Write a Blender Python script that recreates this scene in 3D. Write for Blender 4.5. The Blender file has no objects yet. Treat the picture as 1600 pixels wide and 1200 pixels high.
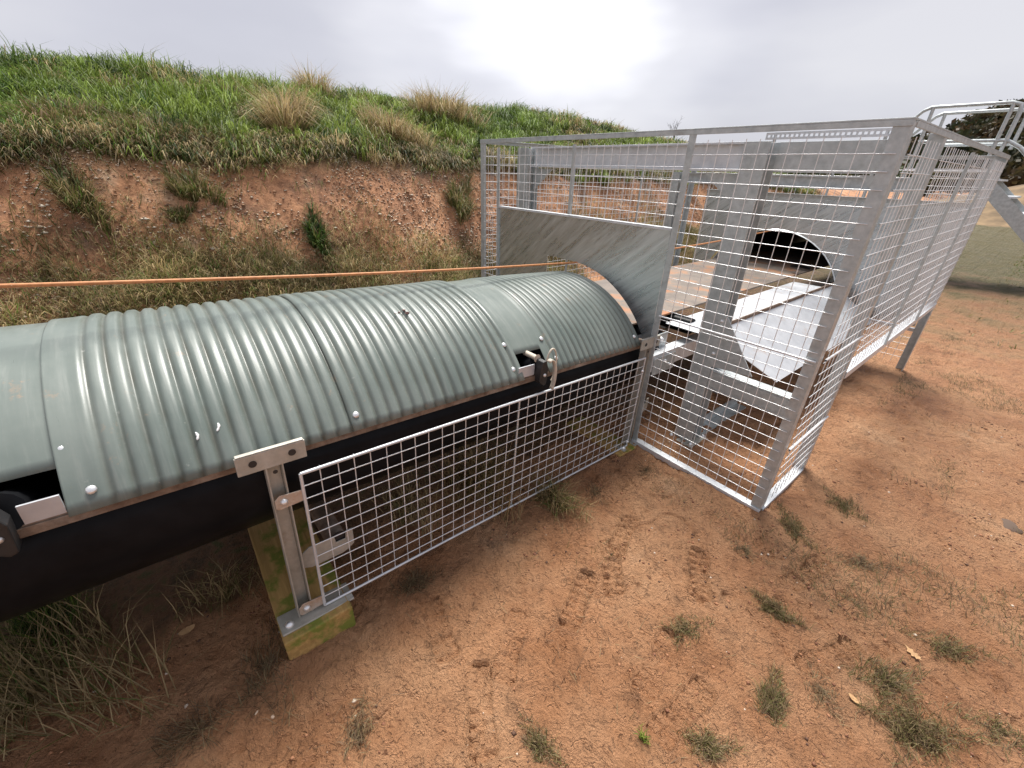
import bpy, math, random
import numpy as np
from mathutils import Vector, Matrix
rng = np.random.default_rng(7); random.seed(7)
scene = bpy.context.scene
COL = scene.collection
# ------------------------------------------------------------------ camera
EYE = 1.6
cam_d = bpy.data.cameras.new('camera'); cam = bpy.data.objects.new('camera', cam_d); COL.objects.link(cam)
RX, RY, RZ = (0.62590796, 0.77942742, 0.02705777), (0.37048439, -0.26662459, -0.88974864), (-0.68628022, 0.56692524, -0.45564815)
m = Matrix(((RX[0], -RY[0], -RZ[0], 0), (RX[1], -RY[1], -RZ[1], 0), (RX[2], -RY[2], -RZ[2], EYE), (0, 0, 0, 1)))
cam.matrix_world = m
cam_d.sensor_width = 36; cam_d.lens = 36 * 654 / 1600
cam_d.clip_start = .02; cam_d.clip_end = 2000
scene.camera = cam
# ------------------------------------------------------------------ sky, sun, exposure
SUN_AZ = Vector((-0.729, 0.655, 0)).normalized(); SUN_EL = math.radians(64)
SUN_DIR = Vector((SUN_AZ.x * math.cos(SUN_EL), SUN_AZ.y * math.cos(SUN_EL), math.sin(SUN_EL)))
w = bpy.data.worlds.new('World'); scene.world = w; w.use_nodes = True
nt = w.node_tree; nt.nodes.clear()
def N(nt, t, **kw):
    n = nt.nodes.new(t)
    for k, v in kw.items():
        if k.startswith('_'): setattr(n, k[1:], v)
        else: n.inputs[k.replace('__', ' ')].default_value = v
    return n
def L(nt, a, b): nt.links.new(a, b)
def ramp(nt, stops, fac, interp='LINEAR'):
    r = nt.nodes.new('ShaderNodeValToRGB'); r.color_ramp.interpolation = interp
    e = r.color_ramp.elements
    while len(e) < len(stops): e.new(.5)
    for q, (p, c) in zip(e, stops):
        q.position = p; q.color = (c[0], c[1], c[2], 1) if not isinstance(c, (int, float)) else (c, c, c, 1)
    L(nt, fac, r.inputs[0]); return r
sky = N(nt, 'ShaderNodeTexSky', _sky_type='NISHITA', _sun_disc=False)
sky.sun_elevation = SUN_EL; sky.sun_rotation = math.atan2(SUN_DIR.x, SUN_DIR.y)
tc = N(nt, 'ShaderNodeTexCoord')
mp = N(nt, 'ShaderNodeMapping'); mp.inputs['Scale'].default_value = (1, 1, 3.2); L(nt, tc.outputs['Generated'], mp.inputs[0])
n1 = N(nt, 'ShaderNodeTexNoise', Scale=1.7, Detail=4.0, Roughness=.45); L(nt, mp.outputs[0], n1.inputs[0])
cl = ramp(nt, [(.30, (.53, .525, .59)), (.50, (.60, .595, .655)), (.68, (.72, .71, .745))], n1.outputs[0])
# thin cloud in front of the sun lets more light through
dt = N(nt, 'ShaderNodeVectorMath', _operation='DOT_PRODUCT'); L(nt, tc.outputs['Generated'], dt.inputs[0]); dt.inputs[1].default_value = (-0.711, 0.637, 0.297)
ad = N(nt, 'ShaderNodeMath', _operation='MULTIPLY_ADD'); L(nt, n1.outputs[0], ad.inputs[0]); ad.inputs[1].default_value = .12; L(nt, dt.outputs['Value'], ad.inputs[2])
gl = ramp(nt, [(.915, 0.0), (.975, .13), (1.0, .40)], ad.outputs[0], 'EASE')
ad2 = N(nt, 'ShaderNodeMath', _operation='SUBTRACT'); L(nt, ad.outputs[0], ad2.inputs[0]); ad2.inputs[1].default_value = .06; L(nt, ad2.outputs[0], gl.inputs[0])
mx = N(nt, 'ShaderNodeMixRGB', _blend_type='ADD'); mx.inputs[0].default_value = .85; L(nt, cl.outputs[0], mx.inputs[1]); L(nt, gl.outputs[0], mx.inputs[2])
bgc = N(nt, 'ShaderNodeBackground', Strength=.60); L(nt, mx.outputs[0], bgc.inputs[0])
bgs = N(nt, 'ShaderNodeBackground', Strength=.06); L(nt, sky.outputs[0], bgs.inputs[0])
ms = N(nt, 'ShaderNodeMixShader', Fac=.10); L(nt, bgc.outputs[0], ms.inputs[1]); L(nt, bgs.outputs[0], ms.inputs[2])
wo = N(nt, 'ShaderNodeOutputWorld'); L(nt, ms.outputs[0], wo.inputs[0])
sd = bpy.data.lights.new('sun', 'SUN'); sd.energy = 3.8; sd.angle = math.radians(26); sd.color = (1, .96, .9)
so = bpy.data.objects.new('sun', sd); COL.objects.link(so); so.rotation_euler = SUN_DIR.to_track_quat('Z', 'Y').to_euler(); so.location = (-6, 6, 8)
scene.view_settings.view_transform = 'Standard'; scene.view_settings.look = 'None'; scene.view_settings.gamma = 1
scene.view_settings.exposure = .92
# ------------------------------------------------------------------ materials
def mat(name):
    m = bpy.data.materials.new(name); m.use_nodes = True; nt = m.node_tree; nt.nodes.clear()
    b = N(nt, 'ShaderNodeBsdfPrincipled'); o = N(nt, 'ShaderNodeOutputMaterial'); L(nt, b.outputs[0], o.inputs[0])
    return m, nt, b
def bump(nt, b, src, strength=.3, dist=.01):
    bp = N(nt, 'ShaderNodeBump', Strength=strength, Distance=dist); L(nt, src, bp.inputs['Height']); L(nt, bp.outputs[0], b.inputs['Normal'])
def noise(nt, vec, scale, detail=4., rough=.55, dist=0.):
    n = N(nt, 'ShaderNodeTexNoise', Scale=scale, Detail=detail, Roughness=rough, Distortion=dist)
    if vec is not None: L(nt, vec, n.inputs[0])
    return n
def coords(nt, scale=(1, 1, 1), rot=(0, 0, 0), src='pos'):
    if src == 'pos': g = N(nt, 'ShaderNodeNewGeometry'); s = g.outputs['Position']
    else: g = N(nt, 'ShaderNodeTexCoord'); s = g.outputs['Object']
    mp = N(nt, 'ShaderNodeMapping'); mp.inputs['Scale'].default_value = scale; mp.inputs['Rotation'].default_value = rot
    L(nt, s, mp.inputs[0]); return mp.outputs[0]
def coords_rs(nt, scale, rot):
    g = N(nt, 'ShaderNodeNewGeometry'); m1 = N(nt, 'ShaderNodeMapping'); m1.inputs['Rotation'].default_value = rot; L(nt, g.outputs['Position'], m1.inputs[0])
    m2 = N(nt, 'ShaderNodeMapping'); m2.inputs['Scale'].default_value = scale; L(nt, m1.outputs[0], m2.inputs[0]); return m2.outputs[0]
def metal(name, c0, c1, rough=(.3, .55), metallic=.75, scale=14, stain=None, stain_amt=(.60, .72), bumpy=.08):
    m, nt, b = mat(name); v = coords(nt)
    n = noise(nt, v, scale, 6, .65); r = ramp(nt, [(.3, c0), (.7, c1)], n.outputs[0]); colr = r.outputs[0]
    n2 = noise(nt, v, scale * 4.3, 3, .6); rr = ramp(nt, [(.3, rough[0]), (.7, rough[1])], n2.outputs[0]); L(nt, rr.outputs[0], b.inputs['Roughness'])
    b.inputs['Metallic'].default_value = metallic
    if stain:
        n3 = noise(nt, v, 5.5, 7, .7); f = ramp(nt, [(stain_amt[0], 0.), (stain_amt[1], .8)], n3.outputs[0])
        mx = N(nt, 'ShaderNodeMixRGB'); L(nt, f.outputs[0], mx.inputs[0]); L(nt, colr, mx.inputs[1]); mx.inputs[2].default_value = (*stain, 1); colr = mx.outputs[0]
        mm = N(nt, 'ShaderNodeMath', _operation='MULTIPLY_ADD'); L(nt, f.outputs[0], mm.inputs[0]); mm.inputs[1].default_value = -metallic; mm.inputs[2].default_value = metallic; L(nt, mm.outputs[0], b.inputs['Metallic'])
    L(nt, colr, b.inputs['Base Color']); bump(nt, b, n2.outputs[0], bumpy, .004)
    return m
M = {}
M['galv'] = metal('galvanised_steel', (.37, .405, .41), (.56, .60, .605), (.34, .55), .42, 26, (.26, .24, .21), (.62, .80))
M['galv_new'] = metal('bright_galvanised', (.56, .59, .62), (.74, .77, .80), (.30, .48), .4, 16)
M['wire'] = metal('wire_galvanised', (.66, .67, .68), (.86, .87, .88), (.25, .42), .35, 40)
M['galv_old'] = metal('weathered_galvanised', (.34, .325, .28), (.50, .48, .43), (.5, .7), .35, 18, (.24, .15, .08), (.60, .78), .15)
M['white_sheet'] = metal('pale_sheet_steel', (.46, .48, .51), (.62, .64, .67), (.32, .5), .35, 7, (.40, .27, .18), (.58, .74))
M['rust'] = metal('rusty_steel', (.10, .065, .045), (.26, .19, .14), (.6, .85), .15, 24, (.36, .31, .26), (.5, .7), .3)
M['rust_tab'] = metal('rust_stained_zinc', (.45, .36, .28), (.55, .50, .45), (.4, .6), .4, 60, (.36, .17, .07), (.45, .6))
M['bolt'] = metal('zinc_bolt', (.68, .69, .70), (.85, .86, .87), (.25, .4), .7, 50)
# rolled steel plate; diagonal colour streaks stand in for warped reflections
m, nt, b = mat('plate_painted_reflections')
v = coords_rs(nt, (1.0, 1, 10), (0, math.radians(40), 0)); n = noise(nt, v, 3.6, 8, .70, .4)
v2 = coords(nt, (1, 1, 1)); n2 = noise(nt, v2, 2.3, 4, .6)
r = ramp(nt, [(.30, (.46, .505, .525)), (.50, (.60, .65, .67)), (.72, (.80, .85, .87))], n.outputs[0])
mx = N(nt, 'ShaderNodeMixRGB', _blend_type='MULTIPLY', Fac=.15); L(nt, r.outputs[0], mx.inputs[1]); L(nt, n2.outputs[0], mx.inputs[2]); L(nt, mx.outputs[0], b.inputs['Base Color'])
rr = ramp(nt, [(.3, .20), (.7, .42)], n.outputs[0]); L(nt, rr.outputs[0], b.inputs['Roughness']); b.inputs['Metallic'].default_value = .8
bump(nt, b, n.outputs[0], .3, .010); M['plate'] = m
# painted cover sheet
m, nt, b = mat('green_grey_paint')
v = coords(nt); n = noise(nt, v, 3.2, 5, .6); n2 = noise(nt, coords(nt, (2.0, 26, 2.0)), 2.2, 6, .7); n3 = noise(nt, v, 160, 2, .5)
r = ramp(nt, [(.3, (.108, .136, .124)), (.7, (.175, .203, .186))], n.outputs[0])
f = ramp(nt, [(.52, 0.), (.78, .45)], n2.outputs[0])
mx = N(nt, 'ShaderNodeMixRGB'); L(nt, f.outputs[0], mx.inputs[0]); L(nt, r.outputs[0], mx.inputs[1]); mx.inputs[2].default_value = (.25, .265, .245, 1)
n4 = noise(nt, coords(nt, (9, 9, 9)), 1.0, 6, .75); f4 = ramp(nt, [(.62, 0.), (.72, .65)], n4.outputs[0])
mx2 = N(nt, 'ShaderNodeMixRGB'); L(nt, f4.outputs[0], mx2.inputs[0]); L(nt, mx.outputs[0], mx2.inputs[1]); mx2.inputs[2].default_value = (.34, .23, .15, 1)
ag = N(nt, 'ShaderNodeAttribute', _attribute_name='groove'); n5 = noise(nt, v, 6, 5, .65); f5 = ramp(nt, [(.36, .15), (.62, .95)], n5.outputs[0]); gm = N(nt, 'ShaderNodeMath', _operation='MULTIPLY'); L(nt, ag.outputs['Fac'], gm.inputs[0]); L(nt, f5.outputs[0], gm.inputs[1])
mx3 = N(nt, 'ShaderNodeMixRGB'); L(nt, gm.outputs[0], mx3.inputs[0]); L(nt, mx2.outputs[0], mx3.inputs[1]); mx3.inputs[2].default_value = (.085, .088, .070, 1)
n6 = noise(nt, v, 45, 4, .7); f6 = ramp(nt, [(.66, 0.), (.74, .5)], n6.outputs[0]); mx6 = N(nt, 'ShaderNodeMixRGB'); L(nt, f6.outputs[0], mx6.inputs[0]); L(nt, mx3.outputs[0], mx6.inputs[1]); mx6.inputs[2].default_value = (.33, .34, .31, 1)
L(nt, mx6.outputs[0], b.inputs['Base Color']); rr = ramp(nt, [(.3, .27), (.75, .48)], n2.outputs[0]); L(nt, rr.outputs[0], b.inputs['Roughness'])
b.inputs['Specular IOR Level'].default_value = .42
bump(nt, b, n3.outputs[0], .03, .002); M['paint'] = m
def plain(name, c, rough=.6, metallic=0., var=.25, scale=30, bumpy=.1):
    m, nt, b = mat(name); n = noise(nt, coords(nt), scale, 5, .6)
    r = ramp(nt, [(.3, tuple(x * (1 - var) for x in c)), (.7, tuple(min(1, x * (1 + var)) for x in c))], n.outputs[0])
    L(nt, r.outputs[0], b.inputs['Base Color']); b.inputs['Roughness'].default_value = rough; b.inputs['Metallic'].default_value = metallic
    bump(nt, b, n.outputs[0], bumpy, .005); return m
M['rubber'] = plain('black_rubber', (.010, .0105, .012), .30, 0, .3, 9, .05); [q for q in M['rubber'].node_tree.nodes if q.type == 'BSDF_PRINCIPLED'][0].inputs['Specular IOR Level'].default_value = .06
M['black'] = plain('black_plastic', (.02, .02, .021), .5)
M['cream'] = plain('stained_cream_paint', (.52, .46, .38), .55, 0, .3, 25)
M['rope'] = plain('orange_cord', (.50, .22, .085), .6, 0, .25, 60)
M['rope2'] = plain('brown_cord', (.40, .20, .09), .7, 0, .3, 60)
M['mark'] = plain('white_chip', (.8, .8, .8), .5)
M['leaf_dry'] = plain('dry_leaf', (.45, .27, .13), .8)
M['petal'] = plain('dark_red_litter', (.10, .035, .03), .8)
# belt with mud
m, nt, b = mat('muddy_belt')
v = coords(nt); n = noise(nt, v, 4.5, 6, .65); n2 = noise(nt, v, 60, 3, .6)
r = ramp(nt, [(.3, (.11, .09, .075)), (.50, (.18, .145, .118)), (.58, (.27, .15, .085)), (.66, (.36, .14, .055))], n.outputs[0])
L(nt, r.outputs[0], b.inputs['Base Color']); b.inputs['Roughness'].default_value = .6; bump(nt, b, n2.outputs[0], .3, .006); M['belt'] = m
# timber
m, nt, b = mat('mossy_timber')
v = coords(nt, (1.5, 22, 22)); n = noise(nt, v, 2.2, 5, .6, .4)
r = ramp(nt, [(.3, (.30, .175, .055)), (.7, (.52, .33, .115))], n.outputs[0])
n2 = noise(nt, coords(nt), 9, 5, .6); f = ramp(nt, [(.50, 0.), (.60, .85)], n2.outputs[0])
mx = N(nt, 'ShaderNodeMixRGB'); L(nt, f.outputs[0], mx.inputs[0]); L(nt, r.outputs[0], mx.inputs[1]); mx.inputs[2].default_value = (.14, .19, .02, 1)
L(nt, mx.outputs[0], b.inputs['Base Color']); b.inputs['Roughness'].default_value = .75; bump(nt, b, n.outputs[0], .4, .004); M['timber'] = m
# vegetation / litter that carries its colour per blade
m, nt, b = mat('blade'); a = N(nt, 'ShaderNodeAttribute', _attribute_name='Col'); L(nt, a.outputs['Color'], b.inputs['Base Color']); b.inputs['Roughness'].default_value = .55
b.inputs['Specular IOR Level'].default_value = .25
tr = N(nt, 'ShaderNodeBsdfTranslucent'); L(nt, a.outputs['Color'], tr.inputs[0]); mxs = N(nt, 'ShaderNodeMixShader', Fac=.35); L(nt, b.outputs[0], mxs.inputs[1]); L(nt, tr.outputs[0], mxs.inputs[2])
L(nt, mxs.outputs[0], [q for q in nt.nodes if q.type == 'OUTPUT_MATERIAL'][0].inputs[0]); M['blade'] = m
m, nt, b = mat('stone'); a = N(nt, 'ShaderNodeAttribute', _attribute_name='Col'); L(nt, a.outputs['Color'], b.inputs['Base Color']); b.inputs['Roughness'].default_value = .8; M['stone'] = m
# red clay ground
m, nt, b = mat('red_clay')
v = coords(nt); n = noise(nt, v, 1.9, 7, .62); nb = noise(nt, coords(nt, (1, 1, 1)), 11, 8, .7, .3); nf = noise(nt, v, 95, 5, .7)
r = ramp(nt, [(.30, (.37, .165, .075)), (.44, (.51, .248, .12)), (.60, (.59, .315, .162)), (.74, (.66, .40, .235))], n.outputs[0])
r2 = ramp(nt, [(.30, .45), (.44, .97), (.70, 1.12)], nb.outputs[0])
mx = N(nt, 'ShaderNodeMixRGB', _blend_type='MULTIPLY', Fac=.85); L(nt, r.outputs[0], mx.inputs[1]); L(nt, r2.outputs[0], mx.inputs[2])
sx = N(nt, 'ShaderNodeSeparateXYZ'); g = N(nt, 'ShaderNodeNewGeometry'); L(nt, g.outputs['Position'], sx.inputs[0])
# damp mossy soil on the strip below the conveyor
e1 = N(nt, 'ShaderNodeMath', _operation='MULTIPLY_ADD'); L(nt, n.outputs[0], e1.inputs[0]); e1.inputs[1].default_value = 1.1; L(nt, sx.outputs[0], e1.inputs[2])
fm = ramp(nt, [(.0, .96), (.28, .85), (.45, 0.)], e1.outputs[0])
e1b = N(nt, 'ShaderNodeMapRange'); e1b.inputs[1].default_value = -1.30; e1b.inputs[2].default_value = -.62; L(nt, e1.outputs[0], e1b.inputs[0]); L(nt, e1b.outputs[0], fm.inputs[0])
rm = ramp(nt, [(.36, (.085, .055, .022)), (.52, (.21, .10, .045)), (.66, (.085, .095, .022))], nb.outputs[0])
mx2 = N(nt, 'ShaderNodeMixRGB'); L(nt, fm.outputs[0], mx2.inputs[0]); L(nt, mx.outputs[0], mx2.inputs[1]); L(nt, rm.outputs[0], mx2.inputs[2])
# turf thickens with distance down the track
e2 = N(nt, 'ShaderNodeMath', _operation='MULTIPLY_ADD'); L(nt, n.outputs[0], e2.inputs[0]); e2.inputs[1].default_value = 12.; L(nt, sx.outputs[1], e2.inputs[2])
e2b = N(nt, 'ShaderNodeMapRange'); e2b.inputs[1].default_value = 12.; e2b.inputs[2].default_value = 18.; L(nt, e2.outputs[0], e2b.inputs[0])
rt = ramp(nt, [(.35, (.075, .075, .022)), (.65, (.17, .13, .055))], nb.outputs[0])
mx3 = N(nt, 'ShaderNodeMixRGB'); L(nt, e2b.outputs[0], mx3.inputs[0]); L(nt, mx2.outputs[0], mx3.inputs[1]); L(nt, rt.outputs[0], mx3.inputs[2])
nd = noise(nt, coords(nt, (1, 1, 1), (0, 0, .4)), 26, 6, .72, 1.3); fd = ramp(nt, [(.335, .85), (.40, 0.)], nd.outputs[0]); nm = noise(nt, v, 2.7, 3, .5); fm2 = ramp(nt, [(.40, .15), (.56, 1.)], nm.outputs[0])
fmul = N(nt, 'ShaderNodeMath', _operation='MULTIPLY'); L(nt, fd.outputs[0], fmul.inputs[0]); L(nt, fm2.outputs[0], fmul.inputs[1])
mx4 = N(nt, 'ShaderNodeMixRGB'); L(nt, fmul.outputs[0], mx4.inputs[0]); L(nt, mx3.outputs[0], mx4.inputs[1]); mx4.inputs[2].default_value = (.16, .062, .026, 1)
ng = noise(nt, v, 150, 3, .6); fg = ramp(nt, [(.68, 0.), (.74, .55)], ng.outputs[0]); mx5 = N(nt, 'ShaderNodeMixRGB'); L(nt, fg.outputs[0], mx5.inputs[0]); L(nt, mx4.outputs[0], mx5.inputs[1]); mx5.inputs[2].default_value = (.70, .50, .34, 1)
L(nt, mx5.outputs[0], b.inputs['Base Color'])
rr = ramp(nt, [(.35, .46), (.65, .8)], n.outputs[0]); L(nt, rr.outputs[0], b.inputs['Roughness']); b.inputs['Specular IOR Level'].default_value = .4
hs = N(nt, 'ShaderNodeMath', _operation='MULTIPLY_ADD'); L(nt, nf.outputs[0], hs.inputs[0]); hs.inputs[1].default_value = .45; L(nt, nb.outputs[0], hs.inputs[2])
npit = noise(nt, v, 34, 3, .55, 1.6); rp = ramp(nt, [(.33, 0.), (.42, 1.)], npit.outputs[0]); nlump = noise(nt, coords(nt, (1, 1, 1), (0, 0, .6)), 70, 4, .6, .8)
h2 = N(nt, 'ShaderNodeMath', _operation='MULTIPLY_ADD'); L(nt, rp.outputs[0], h2.inputs[0]); h2.inputs[1].default_value = .34; L(nt, hs.outputs[0], h2.inputs[2])
h3 = N(nt, 'ShaderNodeMath', _operation='MULTIPLY_ADD'); L(nt, nlump.outputs[0], h3.inputs[0]); h3.inputs[1].default_value = .30; L(nt, h2.outputs[0], h3.inputs[2])
bump(nt, b, h3.outputs[0], 1.0, .075); M['clay'] = m
# embankment soil
m, nt, b = mat('bank_soil')
v = coords(nt); n = noise(nt, v, 1.6, 7, .65); nb = noise(nt, v, 14, 7, .7)
r = ramp(nt, [(.34, (.15, .09, .055)), (.46, (.36, .175, .09)), (.58, (.50, .25, .125)), (.72, (.56, .40, .26))], n.outputs[0])
r2 = ramp(nt, [(.3, .45), (.55, 1.), (.72, 1.25)], nb.outputs[0])
mx = N(nt, 'ShaderNodeMixRGB', _blend_type='MULTIPLY', Fac=.8); L(nt, r.outputs[0], mx.inputs[1]); L(nt, r2.outputs[0], mx.inputs[2])
g = N(nt, 'ShaderNodeNewGeometry'); sx = N(nt, 'ShaderNodeSeparateXYZ'); L(nt, g.outputs['Position'], sx.inputs[0])
e = N(nt, 'ShaderNodeMapRange'); e.inputs[1].default_value = 1.45; e.inputs[2].default_value = 1.75; L(nt, sx.outputs[2], e.inputs[0])
mx2 = N(nt, 'ShaderNodeMixRGB'); L(nt, e.outputs[0], mx2.inputs[0]); L(nt, mx.outputs[0], mx2.inputs[1]); mx2.inputs[2].default_value = (.045, .055, .02, 1)
L(nt, mx2.outputs[0], b.inputs['Base Color']); b.inputs['Roughness'].default_value = .9; bump(nt, b, nb.outputs[0], .8, .04); M['bank'] = m
# ------------------------------------------------------------------ helpers
def tag(o, label=None, cat=None, group=None, kind=None):
    if label: o['label'] = label
    if cat: o['category'] = cat
    if group: o['group'] = group
    if kind: o['kind'] = kind
    return o
def empty(name, mtx=None, **k):
    o = bpy.data.objects.new(name, None); COL.objects.link(o); o.empty_display_size = .1
    if mtx is not None: o.matrix_world = mtx
    return tag(o, **k)
class MB:
    def __init__(s): s.v = []; s.f = []; s.sm = []
    def add(s, vs, fs, smooth=False):
        o = len(s.v); s.v += [tuple(map(float, x)) for x in vs]; s.f += [tuple(i + o for i in f) for f in fs]; s.sm += [smooth] * len(fs); return s
    def box(s, a, b):
        (x0, y0, z0), (x1, y1, z1) = [min(p) for p in zip(a, b)], [max(p) for p in zip(a, b)]
        return s.add([(x0, y0, z0), (x1, y0, z0), (x1, y1, z0), (x0, y1, z0), (x0, y0, z1), (x1, y0, z1), (x1, y1, z1), (x0, y1, z1)],
                     [(0, 3, 2, 1), (4, 5, 6, 7), (0, 1, 5, 4), (1, 2, 6, 5), (2, 3, 7, 6), (3, 0, 4, 7)])
    def tube(s, pts, r, n=8, cap=True):
        pts = [Vector(p) for p in pts]; rings = []; up = None
        for i, p in enumerate(pts):
            t = ((pts[min(i + 1, len(pts) - 1)] - p).normalized() + (p - pts[max(i - 1, 0)]).normalized()).normalized()
            if up is None: up = t.orthogonal().normalized()
            up = (up - t * up.dot(t)).normalized(); q = t.cross(up)
            rr = r[i] if isinstance(r, (list, tuple)) else r
            rings.append([p + (up * math.cos(a) + q * math.sin(a)) * rr for a in [2 * math.pi * k / n for k in range(n)]])
        vs = [x for g in rings for x in g]; fs = []
        for i in range(len(pts) - 1):
            for k in range(n): fs.append((i * n + k, i * n + (k + 1) % n, (i + 1) * n + (k + 1) % n, (i + 1) * n + k))
        s.add(vs, fs, True)
        if cap: s.add(rings[0], [tuple(range(n))[::-1]]); s.add(rings[-1], [tuple(range(n))])
        return s
    def prism(s, poly, ax, t0, t1):
        "polygon given on the two axes other than ax, extruded along ax from t0 to t1"
        def P(a, b, t): q = [a, b]; q.insert(ax, t); return q
        n = len(poly); vs = [P(a, b, t0) for a, b in poly] + [P(a, b, t1) for a, b in poly]
        return s.add(vs, [tuple(range(n))[::-1], tuple(range(n, 2 * n))] + [(i, (i + 1) % n, n + (i + 1) % n, n + i) for i in range(n)])
    def build(s, name, mt, parent=None, bevel=0, solid=0, fix=True, **k):
        me = bpy.data.meshes.new(name); me.from_pydata(s.v, [], s.f); me.polygons.foreach_set('use_smooth', s.sm)
        me.materials.append(M[mt] if isinstance(mt, str) else mt)
        if fix:
            import bmesh
            bm = bmesh.new(); bm.from_mesh(me); bmesh.ops.recalc_face_normals(bm, faces=bm.faces); bm.to_mesh(me); bm.free()
        me.update(); o = bpy.data.objects.new(name, me); COL.objects.link(o); o.parent = parent
        if bevel: b = o.modifiers.new('bevel', 'BEVEL'); b.width = bevel; b.segments = 2; b.limit_method = 'ANGLE'
        if solid: b = o.modifiers.new('solid', 'SOLIDIFY'); b.thickness = solid; b.offset = 0
        return tag(o, **k)
def share(src, mtx, parent=None, name=None):
    o = bpy.data.objects.new(name or src.name.split('.')[0], src.data if hasattr(src, 'data') else src); COL.objects.link(o); o.parent = parent; o.matrix_local = mtx; return o
def copy_tree(o, parent=None):
    c = o.copy(); COL.objects.link(c); c.parent = parent
    for ch in list(o.children):
        copy_tree(ch, c)
    return c
# numpy value noise
_P = rng.random((256, 256))
def vn(x, y):
    xi = np.floor(x).astype(int); yi = np.floor(y).astype(int); fx = x - xi; fy = y - yi
    fx = fx * fx * (3 - 2 * fx); fy = fy * fy * (3 - 2 * fy)
    g = lambda a, b: _P[a & 255, b & 255]
    return (g(xi, yi) * (1 - fx) + g(xi + 1, yi) * fx) * (1 - fy) + (g(xi, yi + 1) * (1 - fx) + g(xi + 1, yi + 1) * fx) * fy
def fbm(x, y, o=4, g=.5):
    s = 0; a = 1; t = 0
    for i in range(o): s = s + a * (vn(x * 2 ** i + 17.3 * i, y * 2 ** i + 9.1 * i) - .5); t += a; a *= g
    return s / t
def np_mesh(name, V, loops, starts, mt, col=None, smooth=False, parent=None):
    me = bpy.data.meshes.new(name); V = np.asarray(V, np.float32); loops = np.asarray(loops, np.int32); starts = np.asarray(starts, np.int32)
    me.vertices.add(len(V)); me.vertices.foreach_set('co', V.ravel()); me.loops.add(len(loops)); me.loops.foreach_set('vertex_index', loops)
    me.polygons.add(len(starts)); me.polygons.foreach_set('loop_start', starts)
    if smooth: me.polygons.foreach_set('use_smooth', np.ones(len(starts), bool))
    if col is not None:
        a = me.color_attributes.new('Col', 'FLOAT_COLOR', 'POINT'); c = np.ones((len(V), 4), np.float32); c[:, :3] = col; a.data.foreach_set('color', c.ravel())
    me.materials.append(M[mt]); me.update(calc_edges=True); me.validate()
    o = bpy.data.objects.new(name, me); COL.objects.link(o); o.parent = parent; return o
def grid(name, xs, ys, zf, mt):
    X, Y = np.meshgrid(xs, ys); Z = zf(X, Y); V = np.stack([X.ravel(), Y.ravel(), Z.ravel()], 1)
    nx = len(xs); i = (np.arange(len(ys) - 1)[:, None] * nx + np.arange(nx - 1)[None]).ravel()
    lp = np.stack([i, i + 1, i + nx + 1, i + nx], 1).ravel(); return np_mesh(name, V, lp, np.arange(len(i)) * 4, mt, smooth=True)
def blades(name, roots, length, width, col, mt='blade', tilt=(.1, .6), droop=(.4, 1.2), heading=None, parent=None, jit=.25):
    n = len(roots); ph = rng.random(n) * 2 * np.pi if heading is None else heading
    d = np.stack([np.cos(ph), np.sin(ph), 0 * ph], 1); sd = np.stack([-np.sin(ph), np.cos(ph), 0 * ph], 1); up = np.array([0, 0, 1.])
    t1 = rng.uniform(*tilt, n)[:, None]; t2 = t1 + rng.uniform(*droop, n)[:, None]; Ln = np.broadcast_to(length, n)[:, None]; wd = np.broadcast_to(width, n)[:, None]
    ss = (sd * np.cos(rng.random(n) * 3)[:, None] + d * .6 * np.sin(rng.random(n) * 3)[:, None]); ss /= np.linalg.norm(ss, axis=1)[:, None]
    mid = roots + Ln * .55 * (up * np.cos(t1) + d * np.sin(t1)); tip = mid + Ln * .45 * (up * np.cos(t2) + d * np.sin(t2))
    V = np.stack([roots - ss * wd / 2, roots + ss * wd / 2, mid + ss * wd * .38, mid - ss * wd * .38, tip], 1).reshape(-1, 3)
    i = np.arange(n) * 5; lp = np.stack([i, i + 1, i + 2, i + 3, i + 3, i + 2, i + 4], 1).ravel()
    st = np.stack([np.arange(n) * 7, np.arange(n) * 7 + 4], 1).ravel()
    c = col * (1 + rng.uniform(-jit, jit, (n, 1)))
    return np_mesh(name, V, lp, st, mt, np.repeat(c, 5, 0), parent=parent)
OCT = np.array([(1, 0, 0), (0, 1, 0), (-1, 0, 0), (0, -1, 0), (0, 0, 1), (0, 0, -1.)])
OF = np.array([(0, 1, 4), (1, 2, 4), (2, 3, 4), (3, 0, 4), (1, 0, 5), (2, 1, 5), (3, 2, 5), (0, 3, 5)])
def pebbles(name, pos, size, col, mt='stone', flat=.5):
    n = len(pos); S = np.broadcast_to(size, n)[:, None, None]; a = rng.random(n) * 6.28
    o = OCT[None] * (1 + rng.uniform(-.35, .35, (n, 6, 3))); o[:, :, 2] *= flat; ca, sa = np.cos(a)[:, None], np.sin(a)[:, None]
    x = o[:, :, 0] * ca - o[:, :, 1] * sa; y = o[:, :, 0] * sa + o[:, :, 1] * ca; V = (np.stack([x, y, o[:, :, 2]], 2) * S + pos[:, None]).reshape(-1, 3)
    lp = (OF[None] + (np.arange(n) * 6)[:, None, None]).ravel()
    return np_mesh(name, V, lp, np.arange(n * 8) * 3, mt, np.repeat(col, 6, 0))
# pixel of a view of the place -> point at ground level (used only to survey where the tufts grow)
def survey(px, py, z=0.):
    c = (px - 800, py - 600, 654); d = [RX[i] * c[0] + RY[i] * c[1] + RZ[i] * c[2] for i in range(3)]; t = (z - EYE) / d[2]; return np.array([d[0] * t, d[1] * t, z])
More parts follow.
